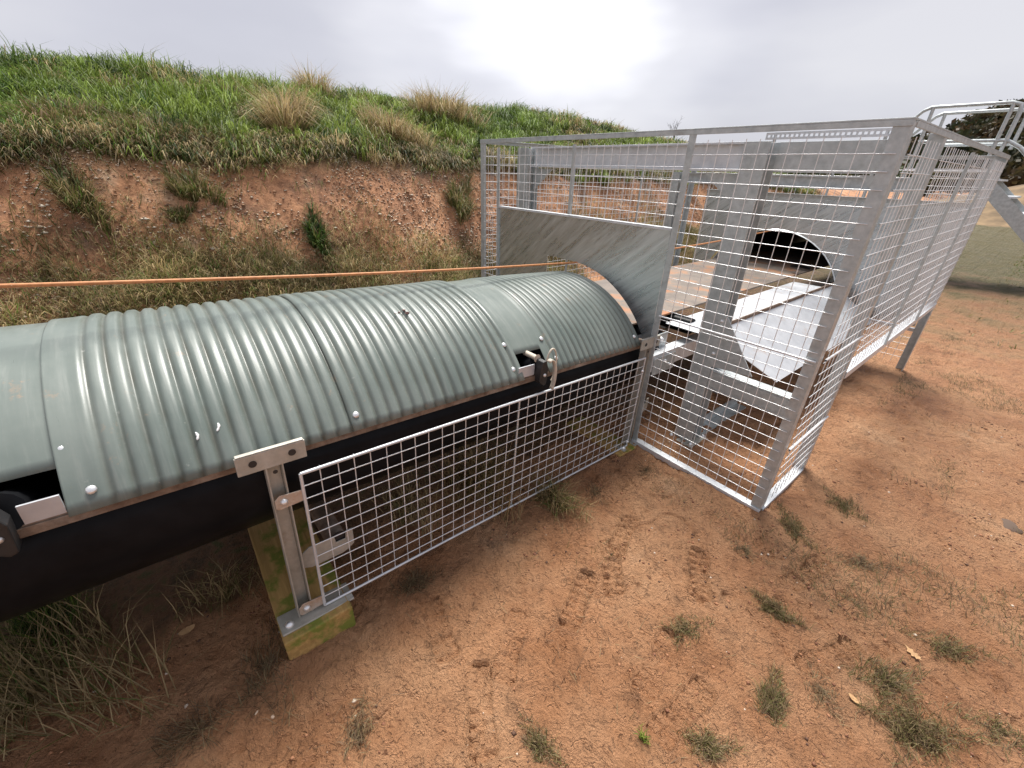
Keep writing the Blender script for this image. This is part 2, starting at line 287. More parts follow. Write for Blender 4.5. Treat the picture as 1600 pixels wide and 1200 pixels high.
# ------------------------------------------------------------------ ground
FOOT = [(-.72, .63, 2.2), (-.70, .98, 2.0), (-.72, 1.22, 2.35), (-.80, 1.40, 1.9), (-.34, 1.02, 1.75), (-.20, .94, 1.5), (-.62, .42, 2.6), (-.95, .45, 2.9), (.05, 1.55, 1.2), (-.45, 1.5, 2.1), (-.15, 1.9, 1.4)]
def gh(X, Y):
    z = .045 * fbm(X * .8 + 3, Y * .8, 3) + .050 * fbm(X * 4, Y * 4 + 5, 5, .66) + .016 * fbm(X * 17, Y * 17, 3, .65) * np.clip(.35 + 3 * fbm(X * 2.1 + 5, Y * 2.1 + 31, 2), .1, 1.3)
    # smeared drag marks on the open track
    u = X * .80 + Y * .60; v = -X * .60 + Y * .80
    z = z + .020 * np.clip(fbm(u * 22, v * 3.5, 3), -.2, .3) * np.clip((X + .6) * 1.2, 0, 1)
    pit = fbm(X * 13 + 80, Y * 13, 3, .6); z = z - .018 * np.clip((-.12 - pit) * 9, 0, 1) * np.clip(.3 + 4 * fbm(X * 1.7 + 12, Y * 1.7 + 3, 2), 0, 1)
    bil = np.abs(fbm(X * 7 + 3, Y * 7 + 44, 4, .6)); z = z + .050 * (bil - .06) * np.clip(.6 + 2.5 * fbm(X * 1.4 + 7, Y * 1.4 + 90, 2), .15, 1.4) + .010 * np.abs(fbm(X * 26, Y * 26 + 4, 3, .6))
    # cracks / ridged creases
    c = np.abs(fbm(X * 3.1 + 40, Y * 3.1 + 8, 3)); z = z - .014 * np.exp(-(c / .012) ** 2) * (fbm(X * 1.3, Y * 1.3 + 60, 2) > .02)
    for fx, fy, a in FOOT:
        s = (X - fx) * math.cos(a) + (Y - fy) * math.sin(a); t = -(X - fx) * math.sin(a) + (Y - fy) * math.cos(a)
        hw = .048 - .010 * np.cos(s * 18); r = (np.abs(s) / .145) ** 4 + (np.abs(t) / hw) ** 4
        ins = r < 1; tread = ((np.floor(s / .019) % 2) == 0) & (np.abs(t) > .006)
        rim = np.exp(-((r - 1.25) / .35) ** 2)
        wv = np.clip(.8 + 2.0 * fbm(X * 9 + fx * 50, Y * 9, 2), .1, 1); z = z + wv * np.where(ins, -.020 + np.where(tread, .014, 0), .012 * rim * (r < 4))
    return z - .012 * np.clip((-1.3 - X), 0, 1)
def axis(parts):
    out = []
    for a, b, st in parts: out.append(np.arange(a, b - 1e-6, st))
    return np.concatenate(out + [[parts[-1][1]]])
xs = axis([(-4.6, -1.5, .06), (-1.5, .75, .0055), (.75, 1.6, .03), (1.6, 4, .12), (4, 12, .8), (12, 60, 6), (60, 400, 40)])
ys = axis([(-60, -6, 6), (-6, -1.2, .3), (-1.2, -.6, .03), (-.6, 2.5, .0058), (2.5, 4.2, .025), (4.2, 8, .06), (8, 16, .25), (16, 60, 2), (60, 600, 45)])
ground = grid('ground', xs, ys, gh, 'clay'); tag(ground, kind='structure')
def gz(x, y): return float(gh(np.array([x]), np.array([y]))[0])
# ------------------------------------------------------------------ embankment
PX = np.array([-60, -30, -14, -9.5, -8.1, -7.2, -6.4, -5.9, -5.62, -5.35, -5.0, -4.5, -4.1, -3.7])
PZ = np.array([1.6, 2.2, 2.6, 2.75, 2.66, 2.35, 1.95, 1.72, 1.52, 1.22, .80, .38, .14, -.12])
def bh(X, Y):
    sh = .30 * fbm(Y * .45, X * 0 + 3, 3); xx = X + sh * np.clip((X + 9) / 3, 0, 1) * np.clip((-3.9 - X) / .8, 0, 1)
    z = np.interp(xx, PX, PZ) - .10 * np.clip((-6 - X) / 1.5, 0, 1); amp = np.clip((-4.0 - X) / 1.0, 0.05, 1)
    z = z + amp * (.34 * fbm(X * .55 + 9, Y * .55, 3) + .16 * fbm(X * 2 + 3, Y * 2, 4, .55) + .05 * fbm(X * 9, Y * 9, 3))
    # slope tails off far along the track
    z = z - .055 * np.clip(1.2 - Y, 0, 6) * np.clip((-6 - X) / 1.5, 0, 1)
    rill = np.clip((X + 5.7) / .3, 0, 1) * np.clip((-4.3 - X) / .4, 0, 1); z = z + rill * (.16 * fbm(X * 1.2 + 2, Y * 4.5, 4, .6) + .06 * fbm(X * 14, Y * 14 + 7, 3, .6))
    return z * np.clip(1 - (Y - 9) / 34, .4, 1)
bx = axis([(-60, -14, 4), (-14, -9, .4), (-9, -3.7, .05)]); by = axis([(-14, -4, .3), (-4, 6, .05), (6, 14, .12), (14, 60, 1.), (60, 200, 20)])
bank = grid('embankment', bx, by, bh, 'bank'); tag(bank, kind='structure')
def on_bank(x, y): return np.stack([x, y, bh(x, y)], 1)
def on_ground(x, y): return np.stack([x, y, gh(x, y)], 1)
C3 = lambda *c: np.array(c)
GREEN = C3(.092, .155, .028); LIME = C3(.175, .235, .045); DARK = C3(.035, .065, .018); STRAW = C3(.47, .36, .19); OLIVE = C3(.155, .145, .05); BROWN = C3(.19, .125, .07)
def mixc(n, cols, p): return np.array(cols)[rng.choice(len(cols), n, p=p)]
def veg(n, x0, x1, y0, y1):
    x = rng.uniform(x0, x1, n); y = rng.uniform(y0, y1, n); return x, y
# long green grass on the upper slope and crest, growing in clumps
mC = 4600; cy = -3.8 + 22 * rng.random(mC) ** 1.5; cx = rng.uniform(-9.0, -5.65, mC); per = 34; n = mC * per
cd = fbm(cx * .7 + 30, cy * .7, 3); f = np.clip(.5 + 3.5 * cd + rng.normal(0, .25, mC), 0, 1)[:, None]; ccl = GREEN * (1 - f) + LIME * f
kind = rng.random(mC); dryp = np.clip(.16 + 1.6 * fbm(cx * .8 + 70, cy * .8, 3) + .25 * np.clip((cx + 6.3) / .6, 0, 1), .04, .75)
ccl[kind < dryp * .8] = (OLIVE * .5 + STRAW * .35); ccl[kind < dryp * .45] = STRAW * .75; ccl[kind > .86] = DARK * 1.1
ccl *= np.clip(1 + rng.normal(0, .33, (mC, 1)), .35, 1.8)
cl_ = rng.uniform(.12, .34, mC) * np.clip(1 + 1.6 * fbm(cx * 1.3, cy * 1.3 + 8, 3), .5, 1.7); cr = rng.uniform(.04, .15, mC)
a = rng.random(n) * 6.28; rr = np.repeat(cr, per) * np.sqrt(rng.random(n)); xx = np.repeat(cx, per) + rr * np.cos(a); yy = np.repeat(cy, per) + rr * np.sin(a)
tag(blades('grass', on_bank(xx, yy), np.repeat(cl_, per) * rng.uniform(.6, 1.25, n), .009 + .004 * np.clip((yy - 3) / 5, 0, 2.5), np.repeat(ccl, per, 0), heading=np.where(rng.random(n) < .5, a, np.repeat(rng.normal(.3, 1.1, mC), per)) + rng.normal(0, .45, n), tilt=(.2, 1.15), droop=(.6, 2.0)), 'long green grass covering the top of the embankment', 'grass', kind='stuff')
n = 50000; yy = -3.8 + 22 * rng.random(n) ** 1.5; xx = rng.uniform(-9., -5.7, n)
tag(blades('short_grass', on_bank(xx, yy), .05 + .10 * rng.random(n), .010, mixc(n, [GREEN, LIME, OLIVE, DARK, STRAW * .6], [.34, .2, .2, .14, .12]), tilt=(.2, 1.1)), 'short undergrowth of grass on the embankment top', 'grass', kind='stuff')
# dead thatch hanging over the brow
n = 60000; yy = -3.6 + 19 * rng.random(n) ** 1.5; xx = -5.92 + rng.normal(0, .15, n) - .30 * fbm(yy * .45, yy * 0 + 3, 3)
k = rng.random(n) < np.clip(.55 + 2.4 * fbm(xx * 1.5 + 9, yy * 1.5, 3), .08, 1); xx, yy = xx[k], yy[k]; n = len(xx)
cc = mixc(n, [STRAW * .75, OLIVE, BROWN, DARK, GREEN * .8], [.32, .27, .2, .10, .11])
tag(blades('thatch', on_bank(xx, yy), .12 + .17 * rng.random(n), .007, cc * np.clip(1 + 2 * fbm(xx * 2 + 4, yy * 2, 3), .5, 1.6)[:, None], heading=rng.normal(0, .9, n), tilt=(.5, 1.3), droop=(.8, 1.7)), 'brown dead grass hanging over the brow of the bank', 'dry grass', kind='stuff')
# sparse growth on the bare face and dense dry growth along its foot
n = 150000; yy = -3.4 + 16 * rng.random(n) ** 1.35; xx = rng.triangular(-5.5, -4.6, -3.7, n)
k = rng.random(n) < np.clip(.50 + 2.6 * fbm(xx * 1.4 + 50, yy * 1.4, 3) + np.clip((xx + 5.06) * 1.5, -.30, .35), .0, 1); xx, yy = xx[k], yy[k]; n = len(xx)
z = np.maximum(bh(xx, yy), gh(xx, yy)); z[xx > -3.7] = gh(xx, yy)[xx > -3.7]
cc = mixc(n, [STRAW * .8, OLIVE * 1.1, BROWN, GREEN * .8], [.40, .32, .14, .14])
tag(blades('rough_grass', np.stack([xx, yy, z], 1), (.08 + .16 * rng.random(n)) * np.clip(1 + 1.8 * fbm(xx * 2.5, yy * 2.5 + 4, 2), .5, 1.6), .0055, cc * np.clip(1 + 1.8 * fbm(xx * 1.9 + 8, yy * 1.9, 3), .55, 1.5)[:, None], tilt=(.2, 1.2), droop=(.4, 1.4)), 'dry rough grass along the foot of the embankment', 'dry grass', kind='stuff')
# pale stones and chips on the bare face
n = 90000; yy = -3.2 + 14 * rng.random(n) ** 1.35; xx = rng.uniform(-5.85, -4.3, n)
k = rng.random(n) < np.clip(.50 + 2.6 * fbm(xx * 2 + 20, yy * 2 + 6, 3), .12, 1); xx, yy = xx[k], yy[k]; n = len(xx)
p = on_bank(xx, yy); p[:, 2] += .004
tag(pebbles('pebbles', p, (.0035 + .011 * rng.random(n) ** 1.6) * (1 + .9 * (rng.random(n) < .1)), mixc(n, [C3(.52, .40, .29), C3(.40, .23, .13), C3(.22, .13, .08), C3(.68, .60, .48)], [.40, .28, .16, .16]) * rng.uniform(.7, 1.15, (n, 1))), 'pale stone chips strewn over the bare red bank face', 'stones', kind='stuff')
# ------------------------------------------------------------------ tussocks: each its own thing
def tussock(name, at, n, r, ln, cols, p, label, cat='grass tuft', group=None, wd=.004, tilt=(.1, .9), droop=(.3, 1.2), bank_=False):
    a = rng.random(n) * 6.28; rr = r * (np.sqrt(rng.random(n)) if bank_ else 1.5 * rng.random(n)); lay = rng.uniform(0, 6.28); el = rng.uniform(.45, .8)
    us = rr * np.cos(a) * 1.15 * (1 + .5 * np.sin(a * 3 + lay)); vs_ = rr * np.sin(a) * el; x = at[0] + us * math.cos(lay) - vs_ * math.sin(lay); y = at[1] + us * math.sin(lay) + vs_ * math.cos(lay)
    z = (bh if bank_ else gh)(x, y) - .004
    o = blades(name, np.stack([x - at[0], y - at[1], z - at[2]], 1), ln * (.45 + .75 * rng.random(n)), wd, mixc(n, cols, p), heading=(a + lay + rng.normal(0, .9, n)) if bank_ else np.where(rng.random(n) < .55, lay + rng.normal(0, .7, n), rng.random(n) * 6.28), tilt=tilt, droop=droop)
    o.location = at; return tag(o, label, cat, group)
TANC = [STRAW, STRAW * .6, OLIVE, BROWN]
def bank_pt(px, py):
    c = (px - 800, py - 600, 654); d = np.array([RX[i] * c[0] + RY[i] * c[1] + RZ[i] * c[2] for i in range(3)]); d /= np.linalg.norm(d)
    t = np.arange(3, 40, .03); P = np.array([0, 0, EYE])[None] + t[:, None] * d; b = P[:, 2] < bh(P[:, 0], P[:, 1]) + .02
    i = np.argmax(b) if b.any() else int(9 / .03); return np.array([P[i, 0], P[i, 1], float(bh(P[i:i + 1, 0], P[i:i + 1, 1])[0])])
for px, py, n, r, ln, kind, lab in [
        (290, 112, 420, .16, .40, 0, 'tall straw coloured tussock standing on the crest of the bank'),
        (490, 150, 420, .17, .42, 0, 'straw tussock on the crest beside a dark shrub tuft'),
        (440, 138, 380, .15, .32, 2, 'dark green tuft on the crest beside a straw tussock'),
        (455, 210, 900, .24, .52, 0, 'large drooping blond tussock on the middle of the green slope'),
        (610, 215, 1000, .28, .36, 0, 'broad blond tussock hanging over the brow near the steel cage'),
        (690, 185, 900, .36, .45, 0, 'wide dry tussock on the upper slope near the steel cage'),
        (650, 150, 240, .30, .55, 0, 'thin seeding stalks rising from the crest'),
        (100, 190, 600, .26, .28, 1, 'olive brown tussock slumping over the brow'),
        (250, 215, 600, .26, .28, 1, 'brown matted tussock over the bare bank face'),
        (120, 312, 420, .15, .24, 3, 'olive tuft growing on the bare red face beside pale stones'),
        (300, 300, 380, .14, .24, 3, 'drooping grey green tuft below the brow on bare soil'),
        (283, 342, 200, .07, .14, 3, 'small round tuft alone on the bare red soil'),
        (495, 370, 420, .12, .20, 2, 'small bright green tuft low on the bare red face'),
        (720, 320, 500, .18, .28, 3, 'olive tuft low on the bank beside the cage post')]:
    cols, p = {0: ([STRAW, STRAW * .7, BROWN, LIME * .8], [.45, .3, .12, .13]), 1: ([OLIVE, STRAW * .6, BROWN, GREEN * .7], [.35, .25, .25, .15]), 2: ([DARK, GREEN * .8, OLIVE], [.45, .4, .15]), 3: ([OLIVE, STRAW * .6, GREEN * .7], [.5, .3, .2])}[kind]
    tussock('grass_tussock', bank_pt(px, py), int(n * 1.5), r * 1.15, ln * (1.35 if kind == 0 else 1), cols, p, lab, 'grass tussock', 'tussocks on the embankment', .008, bank_=True, droop=(.4, 1.6))
for px, py, n, r, ln, kind, lab in [
        (1212, 955, 300, .055, .075, 1, 'dark olive tuft on bare clay, closest to the cage foot of the round tufts'),
        (1072, 985, 220, .055, .060, 1, 'thin brown tuft on clay beside boot prints'),
        (1205, 1095, 320, .055, .075, 1, 'dense dark tuft leaning on clay beside a thin brown mat'),
        (1102, 1165, 240, .045, .06, 1, 'matted olive tuft beside a cracked boot print'),
        (1432, 1140, 520, .085, .085, 1, 'largest matted olive tuft on the open clay'),
        (1385, 1065, 320, .075, .07, 1, 'long straggling tuft between the largest tuft and a dry leaf'),
        (1480, 1015, 260, .075, .06, 1, 'brownish tuft beside a torn pale leaf'),
        (1285, 1085, 220, .05, .05, 3, 'thin flattened brown mat of dead grass on clay'),
        (1318, 795, 260, .075, .06, 1, 'low tuft beside the wide cage corner foot'),
        (1240, 828, 300, .085, .06, 1, 'flattened olive tuft just outside the cage corner'),
        (1345, 880, 260, .07, .06, 3, 'wispy brown tuft on clay outside the cage'),
        (1160, 862, 200, .055, .05, 3, 'faint olive tuft on clay in front of the cage door panel'),
        (1340, 945, 120, .08, .045, 3, 'sparse brown wisps on the clay track'),
        (645, 912, 240, .06, .11, 3, 'dry brown tuft on clay beside the mesh guard bottom'),
        (865, 785, 420, .10, .20, 0, 'tall straw tuft growing up under the mesh guard'),
        (745, 760, 700, .17, .36, 4, 'thin tall weeds behind the middle of the mesh guard'),
        (640, 800, 240, .12, .20, 4, 'low dead weeds behind the mesh guard'),
        (845, 1165, 180, .045, .06, 1, 'small dark tuft on open clay below boot prints'),
        (1003, 1155, 36, .012, .055, 5, 'tiny bright green sprout on the clay'),
        (560, 1135, 200, .05, .08, 3, 'scattered dead stalks on clay in front of the timber block'),
        (310, 1140, 200, .09, .12, 3, 'brown dead stalks on the clay edge away from the guard'),
        (420, 1045, 260, .11, .10, 3, 'brown dead stalks around the mossy timber block'),
        (60, 1075, 900, .20, .26, 0, 'big sprawling straw tussock beside the black belt'),
        (75, 975, 420, .08, .20, 2, 'dark green leafy tuft right under the black belt'),
        (350, 925, 200, .12, .18, 4, 'wispy stalks in the dark soil under the belt'),
        (1560, 1140, 160, .07, .05, 1, 'thin tuft at the outer side of the track'),
        (1010, 735, 160, .06, .07, 3, 'short brown tuft at the foot of the cage door panel'),
        (930, 770, 130, .05, .08, 3, 'short dry tuft on clay beside the guard end')]:
    cols, p = {0: ([STRAW * .9, STRAW * .6, OLIVE, GREEN], [.4, .3, .2, .1]), 1: ([OLIVE * .95, BROWN * .95, STRAW * .65, BROWN * .45], [.34, .26, .24, .16]), 2: ([DARK, GREEN, LIME], [.3, .5, .2]), 3: ([BROWN, STRAW * .55, BROWN * .5], [.45, .3, .25]), 4: ([STRAW * .95, BROWN, OLIVE], [.6, .2, .2]), 5: ([LIME * 1.4, GREEN * 1.3], [.7, .3])}[kind]
    q = survey(px, py); q[2] = gz(q[0], q[1])
    tilt = {0: (.1, .9), 1: (.2, 1.3), 2: (.1, .8), 3: (.5, 1.45), 4: (.05, .7), 5: (.05, .4)}[kind]
    tussock('grass_tuft', q, int(n * (3.0 if kind == 1 else 1.8 if kind == 3 else 1)), r * (.95 if kind == 1 else 1), ln * (.72 if kind in (1, 3) else 1), cols, p, lab, 'grass tuft', 'tufts growing around the guards', .0022 if kind in (1, 3) else .0034, tilt=tilt)
n = 130000; x, y = veg(n, -1.0, 2.8, .2, 7.5); f_ = fbm(x * 2.6 + 21, y * 2.6 + 4, 4, .55); k = (f_ > .035 - .03 * np.clip((y - 2) / 3, 0, 1)) & (rng.random(n) < np.clip((f_ - .06) * 9, .05, 1)) & ((x > -.42) | (y < 2.0)) & (np.hypot(x + .2, y - 0) > .3) & ((x > -.5) | (rng.random(n) < .25)); x, y = x[k], y[k]; n = len(x)
tag(blades('matted_grass', on_ground(x, y), .02 + .04 * rng.random(n), .0022, mixc(n, [OLIVE * .8, BROWN * .9, STRAW * .55, BROWN * .5], [.32, .3, .2, .18]), heading=2.2 + rng.normal(0, .9, n), tilt=(.6, 1.45), droop=(.1, .6)), 'thin matted dead grass in patches on the clay track', 'dead grass', kind='stuff')
# loose litter of dead stalks, clods and grit on the clay
n = 5200; x, y = veg(n, -1.5, 1.4, -.7, 4.2); k = (rng.random(n) < np.clip(.25 + 2.8 * fbm(x * 2.2 + 11, y * 2.2, 3) - .35 * (x > -.2), .02, 1)); x, y = x[k], y[k]; n = len(x); p = on_ground(x, y); p[:, 2] += .002
tag(blades('dead_stalks', p, .02 + .07 * rng.random(n) ** 2, .0018, mixc(n, [STRAW * .6, BROWN, BROWN * .45], [.3, .4, .3]), tilt=(1.25, 1.55), droop=(-.1, .25)), 'dead grass stalks lying loose on the clay', 'litter', kind='stuff')
n = 22000; x, y = veg(n, -1.6, 1.6, -.8, 4.5); k = (rng.random(n) < np.clip(.22 + 3 * fbm(x * 3 + 5, y * 3 + 50, 3), .02, 1)); x, y = x[k], y[k]; n = len(x); p = on_ground(x, y)
tag(pebbles('soil_crumbs', p, .0018 + .008 * rng.random(n) ** 3, mixc(n, [C3(.20, .085, .045), C3(.34, .16, .08), C3(.10, .05, .03), C3(.6, .5, .4)], [.42, .34, .18, .06]), flat=.7), 'crumbs of red clay and grit scattered over the track', 'soil', kind='stuff')
n = 26000; x = rng.uniform(-.4, 9, n); y = 7 + 22 * rng.random(n) ** 1.4; k = rng.random(n) < np.clip(.35 + 2.5 * fbm(x * .5, y * .5 + 9, 3), .03, 1); x, y = x[k], y[k]; n = len(x)
tag(blades('track_turf', on_ground(x, y), .04 + .05 * rng.random(n), .012, mixc(n, [OLIVE, GREEN * .9, STRAW * .5], [.45, .3, .25]), tilt=(.3, 1.2)), 'thin turf on the far part of the track', 'turf', kind='stuff')
def flat_leaf(name, px, py, s, poly, mt, lab, cat):
    q = survey(px, py); b = MB(); n = len(poly)
    cz = .006; vs = [(x * s, y * s, .004 + .012 * s * 8 * abs(x) * abs(y) + cz * (x * x)) for x, y in poly]; b.add([(0, 0, .003)] + vs, [(0, i + 1, (i + 1) % n + 1) for i in range(n)])
    o = b.build(name, mt, solid=.0008); o.location = (q[0], q[1], gz(q[0], q[1]) + .004); o.rotation_euler = (.1, -.08, px * .37); tag(o, lab, cat)
OAK = [(1, 0), (.7, .12), (.65, .38), (.4, .18), (.2, .45), (-.05, .2), (-.35, .4), (-.5, .12), (-1, 0), (-.5, -.14), (-.3, -.42), (-.02, -.2), (.25, -.45), (.42, -.2), (.7, -.36), (.72, -.1)]
OVAL = [(math.cos(a), .5 * math.sin(a)) for a in [i * .6283 for i in range(10)]]
flat_leaf('fallen_leaf', 1425, 1022, .033, OAK, 'leaf_dry', 'torn pale brown lobed leaf lying on the clay', 'leaf')
flat_leaf('fallen_leaf', 1333, 1095, .020, OVAL, 'leaf_dry', 'small plain brown leaf lying beside a thin grass mat', 'leaf')
flat_leaf('fallen_leaf', 293, 985, .028, OVAL, 'leaf_dry', 'crumpled brown leaf in the dark soil near the belt', 'leaf')
def stone(px, py, s, c, lab):
    q = survey(px, py); o = pebbles('stone', np.zeros((1, 3)), s, np.array([c]), flat=.45); o.location = (q[0], q[1], gz(q[0], q[1]) - s * .10)
    sb = o.modifiers.new('round', 'SUBSURF'); sb.levels = 2; sb.render_levels = 2; tag(o, lab, 'stone')
stone(1575, 818, .12, (.10, .065, .045), 'dark flat stone half sunk in the clay track')
stone(400, 1110, .014, (.5, .38, .28), 'small pale stone on clay near dead stalks')
stone(424, 1116, .012, (.45, .33, .24), 'tiny tan pebble beside a pale stone')
# ------------------------------------------------------------------ steel cage
UW = MB().tube([(0, 0, 0), (0, 0, 1)], 1, 6, False).build('wire_source', 'wire'); WIRE = UW.data; bpy.data.objects.remove(UW)
def wire(parent, p, q, r=.0018, name='wire'):
    p, q = Vector(p), Vector(q)
    if r < .004: p, q = p + Vector(rng.normal(0, .0009, 3)), q + Vector(rng.normal(0, .0011, 3))
    d = q - p
    mt = Matrix.Translation(p) @ d.to_track_quat('Z', 'Y').to_matrix().to_4x4() @ Matrix.Diagonal((r, r, d.length, 1)); o = bpy.data.objects.new(name, WIRE); COL.objects.link(o); o.parent = parent; o.matrix_local = mt; return o
def mesh_panel(name, org, ax, width, z0, z1, pitch, label, group, thick=(), bars=(), skip=None, off=.0):
    "panel with square wire mesh; ax is the unit horizontal run direction from org"
    rt = empty(name, Matrix.Translation(Vector((org[0], org[1], 0))), label=label); rt.parent = cage; a = Vector(ax); nrm = Vector((a.y, -a.x, 0))
    nv = max(1, round(width / pitch)); nh = round((z1 - z0) / pitch)
    for i in range(1, nv):
        s = a * (width * i / nv) - nrm * .0035; wire(rt, s + Vector((0, 0, z0)), s + Vector((0, 0, z1)))
    for j in range(1, nh):
        z = z0 + (z1 - z0) * j / nh; e = .012 * (rng.random() - .3)
        wire(rt, a * (-.004) + Vector((0, 0, z)), a * (width + e) + Vector((0, 0, z)))
    for z in thick: wire(rt, a * -.01 + nrm * .006 + Vector((0, 0, z)), a * (width + .01) + nrm * .006 + Vector((0, 0, z)), .0055, 'stay_rod')
    for s in bars:
        q = a * s + nrm * .008; b = MB(); h = a * .009; t = nrm * .006; zs = (z0, z1)
        vs = [q + sx * h + sy * t + Vector((0, 0, zz)) for zz in zs for sx, sy in ((-1, -1), (1, -1), (1, 1), (-1, 1))]
        b.add(vs, [(0, 1, 2, 3), (4, 5, 6, 7), (0, 1, 5, 4), (1, 2, 6, 5), (2, 3, 7, 6), (3, 0, 4, 7)]); b.build('stiffener', 'galv', rt)
    return rt
X0, X1, XP, XS = -3.02, -.453, -1.26, -2.785; Y0, Y1, YP = 2.11, 5.20, 2.69; ZT = 1.79; PT = .0583; FG = 'wire mesh panels of the cage'
cage = empty('guard_cage', Matrix.Translation((0, 0, 0)), label='galvanised angle iron and wire mesh cage around the conveyor', cat='cage')
def angle_post(x, y, sx, sy, z0, z1, w=.05, t=.006, name='post'):
    "L section: legs run from the corner x,y towards sx and sy"
    return MB().prism([(x, y), (x + sx * w, y), (x + sx * w, y + sy * t), (x + sx * t, y + sy * t), (x + sx * t, y + sy * w), (x, y + sy * w)], 2, z0, z1).build(name, 'galv', cage, bevel=.0015)
G0 = -.02
angle_post(X0, Y0, 1, 1, G0, ZT - .003); angle_post(X0, Y1, 1, -1, G0, ZT - .003)
angle_post(X1, Y0, -1, 1, G0, ZT - .003, .052); angle_post(X1, Y1, -1, -1, G0, ZT - .003, .06)
angle_post(XP - .02, Y0 - .002, 1, 1, G0, ZT - .003, .036)
angle_post(X1 + .002, YP, -1, 1, G0, ZT - .003, .055)
MB().box((XS - .012, Y0 - .004, .5), (XS + .012, Y0 + .004, ZT - .05)).build('post', 'galv', cage)
def rail(a, b, dz=.020, t=.006, w=.045, inward=(0, 1), name='rail', mt='galv'):
    (xa, ya, z), (xb, yb, _) = a, b; ix, iy = inward
    MB().box((xa, ya, z - dz), (xb + ix * t, yb + iy * t, z - .0005)).box((xa, ya, z), (xb + ix * w, yb + iy * w, z + t)).build(name, mt, cage, bevel=.001)
rail((X0, Y0 - .004, ZT), (X1 + .004, Y0 - .004, ZT)); rail((X0, Y1 + .004, ZT), (X1, Y1 + .004, ZT), inward=(0, -1))
rail((X1 + .004, Y0 + .05, ZT), (X1 + .004, Y1, ZT), inward=(-1, 0)); rail((X0 - .004, Y0 + .05, ZT), (X0 - .004, Y1, ZT), inward=(1, 0))
rail((XS + .012, Y0 - .006, 1.345), (XP - .022, Y0 - .006, 1.345), .008, .006, .035, name='sheet_rail', mt='galv_new')
rail((XP - .02, Y0 - .008, .022), (X1, Y0 - .008, .022), .04, .005, .045, name='bottom_rail', mt='galv_new')
rail((X1 + .008, Y0 + .02, .022), (X1 + .008, YP, .022), .04, .005, .045, (-1, 0), name='bottom_rail', mt='galv_new')
rail((X1 + .008, YP + .05, .66), (X1 + .008, Y1 - .06, .66), .035, .005, .05, (-1, 0), name='bottom_rail', mt='galv_new')
rail((X1 - .7, Y1 + .006, .40), (X1 - .06, Y1 + .006, .40), .03, .005, .04, (0, -1), name='bottom_rail', mt='galv_new')
rail((XS, Y1 - .008, 1.455), (X1 - .06, Y1 - .008, 1.455), .03, .005, .03, (0, -1), name='sheet_rail')
mesh_panel('mesh_panel', (XP + .02, Y0 - .006, 0), (1, 0, 0), -.49 - XP - .0, .045, 1.745, PT, 'tall wire mesh door panel facing the corrugated covers', FG, thick=(.885,))
mesh_panel('mesh_panel', (XS + .014, Y0 - .006, 0), (1, 0, 0), XP - .03 - XS, 1.355, 1.745, PT, 'wire mesh strip above the steel plate with arched cut', FG, bars=(-2.03 - XS,))
mesh_panel('mesh_panel', (X0 + .05, Y0 - .006, 0), (1, 0, 0), .18, .05, 1.745, PT, 'tall narrow wire mesh strip beside the arched steel plate', FG)
mesh_panel('mesh_panel', (X1 + .006, Y0 + .06, 0), (0, 1, 0), YP - Y0 - .06, .05, 1.745, PT, 'narrow full height wire mesh panel round the corner from the door panel', FG, thick=(.885, .40))
mesh_panel('mesh_panel', (X1 + .006, YP + .055, 0), (0, 1, 0), Y1 - YP - .11, .67, 1.745, PT, 'long wire mesh panel with raised bottom rail along the track', FG, bars=(.70, 1.56))
mesh_panel('mesh_panel', (X0 - .006, Y0 + .05, 0), (0, 1, 0), Y1 - Y0 - .1, .05, 1.745, PT, 'long wire mesh wall of the cage facing the embankment', FG, bars=(1.0, 2.05))
mesh_panel('mesh_panel', (X0 + .05, Y1 + .006, 0), (1, 0, 0), X1 - X0 - .11, 1.46, 1.745, PT, 'wire mesh strip above the far arched plate', FG, bars=(.6, 1.4))
mesh_panel('mesh_panel', (X1 - .72, Y1 + .010, 0), (1, 0, 0), .66, .05, .37, PT, 'low wire mesh panel across the far end below the plate', FG)
# plates with arched cut
def arch_plate(name, y, x0, x1, z0, z1, cx, cz, r, label, flatleft=None, lift=0):
    pts = [(x0, z1), (x1, z1), (x1, z0)]; a0 = math.asin(max(-1, min(1, (z0 - cz) / r))); xr = cx + r * math.cos(a0)
    if xr < x1: pts.append((xr, z0))
    else: pts = [(x0, z1), (x1, z1)]; a0 = math.acos((x1 - .012 - cx) / r); pts.append((x1, cz + r * math.sin(a0)))
    ns = 28; aend = math.pi / 2 if flatleft is not None else math.pi - a0
    for i in range(ns + 1): a = a0 + (aend - a0) * i / ns; pts.append((cx + r * math.cos(a), cz + r * math.sin(a)))
    if flatleft is not None: pts += [(flatleft, cz + r), (flatleft, z0)]
    pts.append((x0, z0)); o = MB().prism(pts, 1, y, y + .004).build(name, 'plate'); return tag(o, label, 'steel plate')
arch_plate('steel_plate', Y0 + .004, XS + .002, XP - .026, .55, 1.337, -1.965, .335, .735, 'streaked steel plate with arched cut at the end of the corrugated covers', flatleft=-2.21)
arch_plate('steel_plate', Y1 - .004, XS, -.52, .42, 1.425, -1.90, .38, .735, 'far streaked steel plate with arched cut over the dark tunnel')
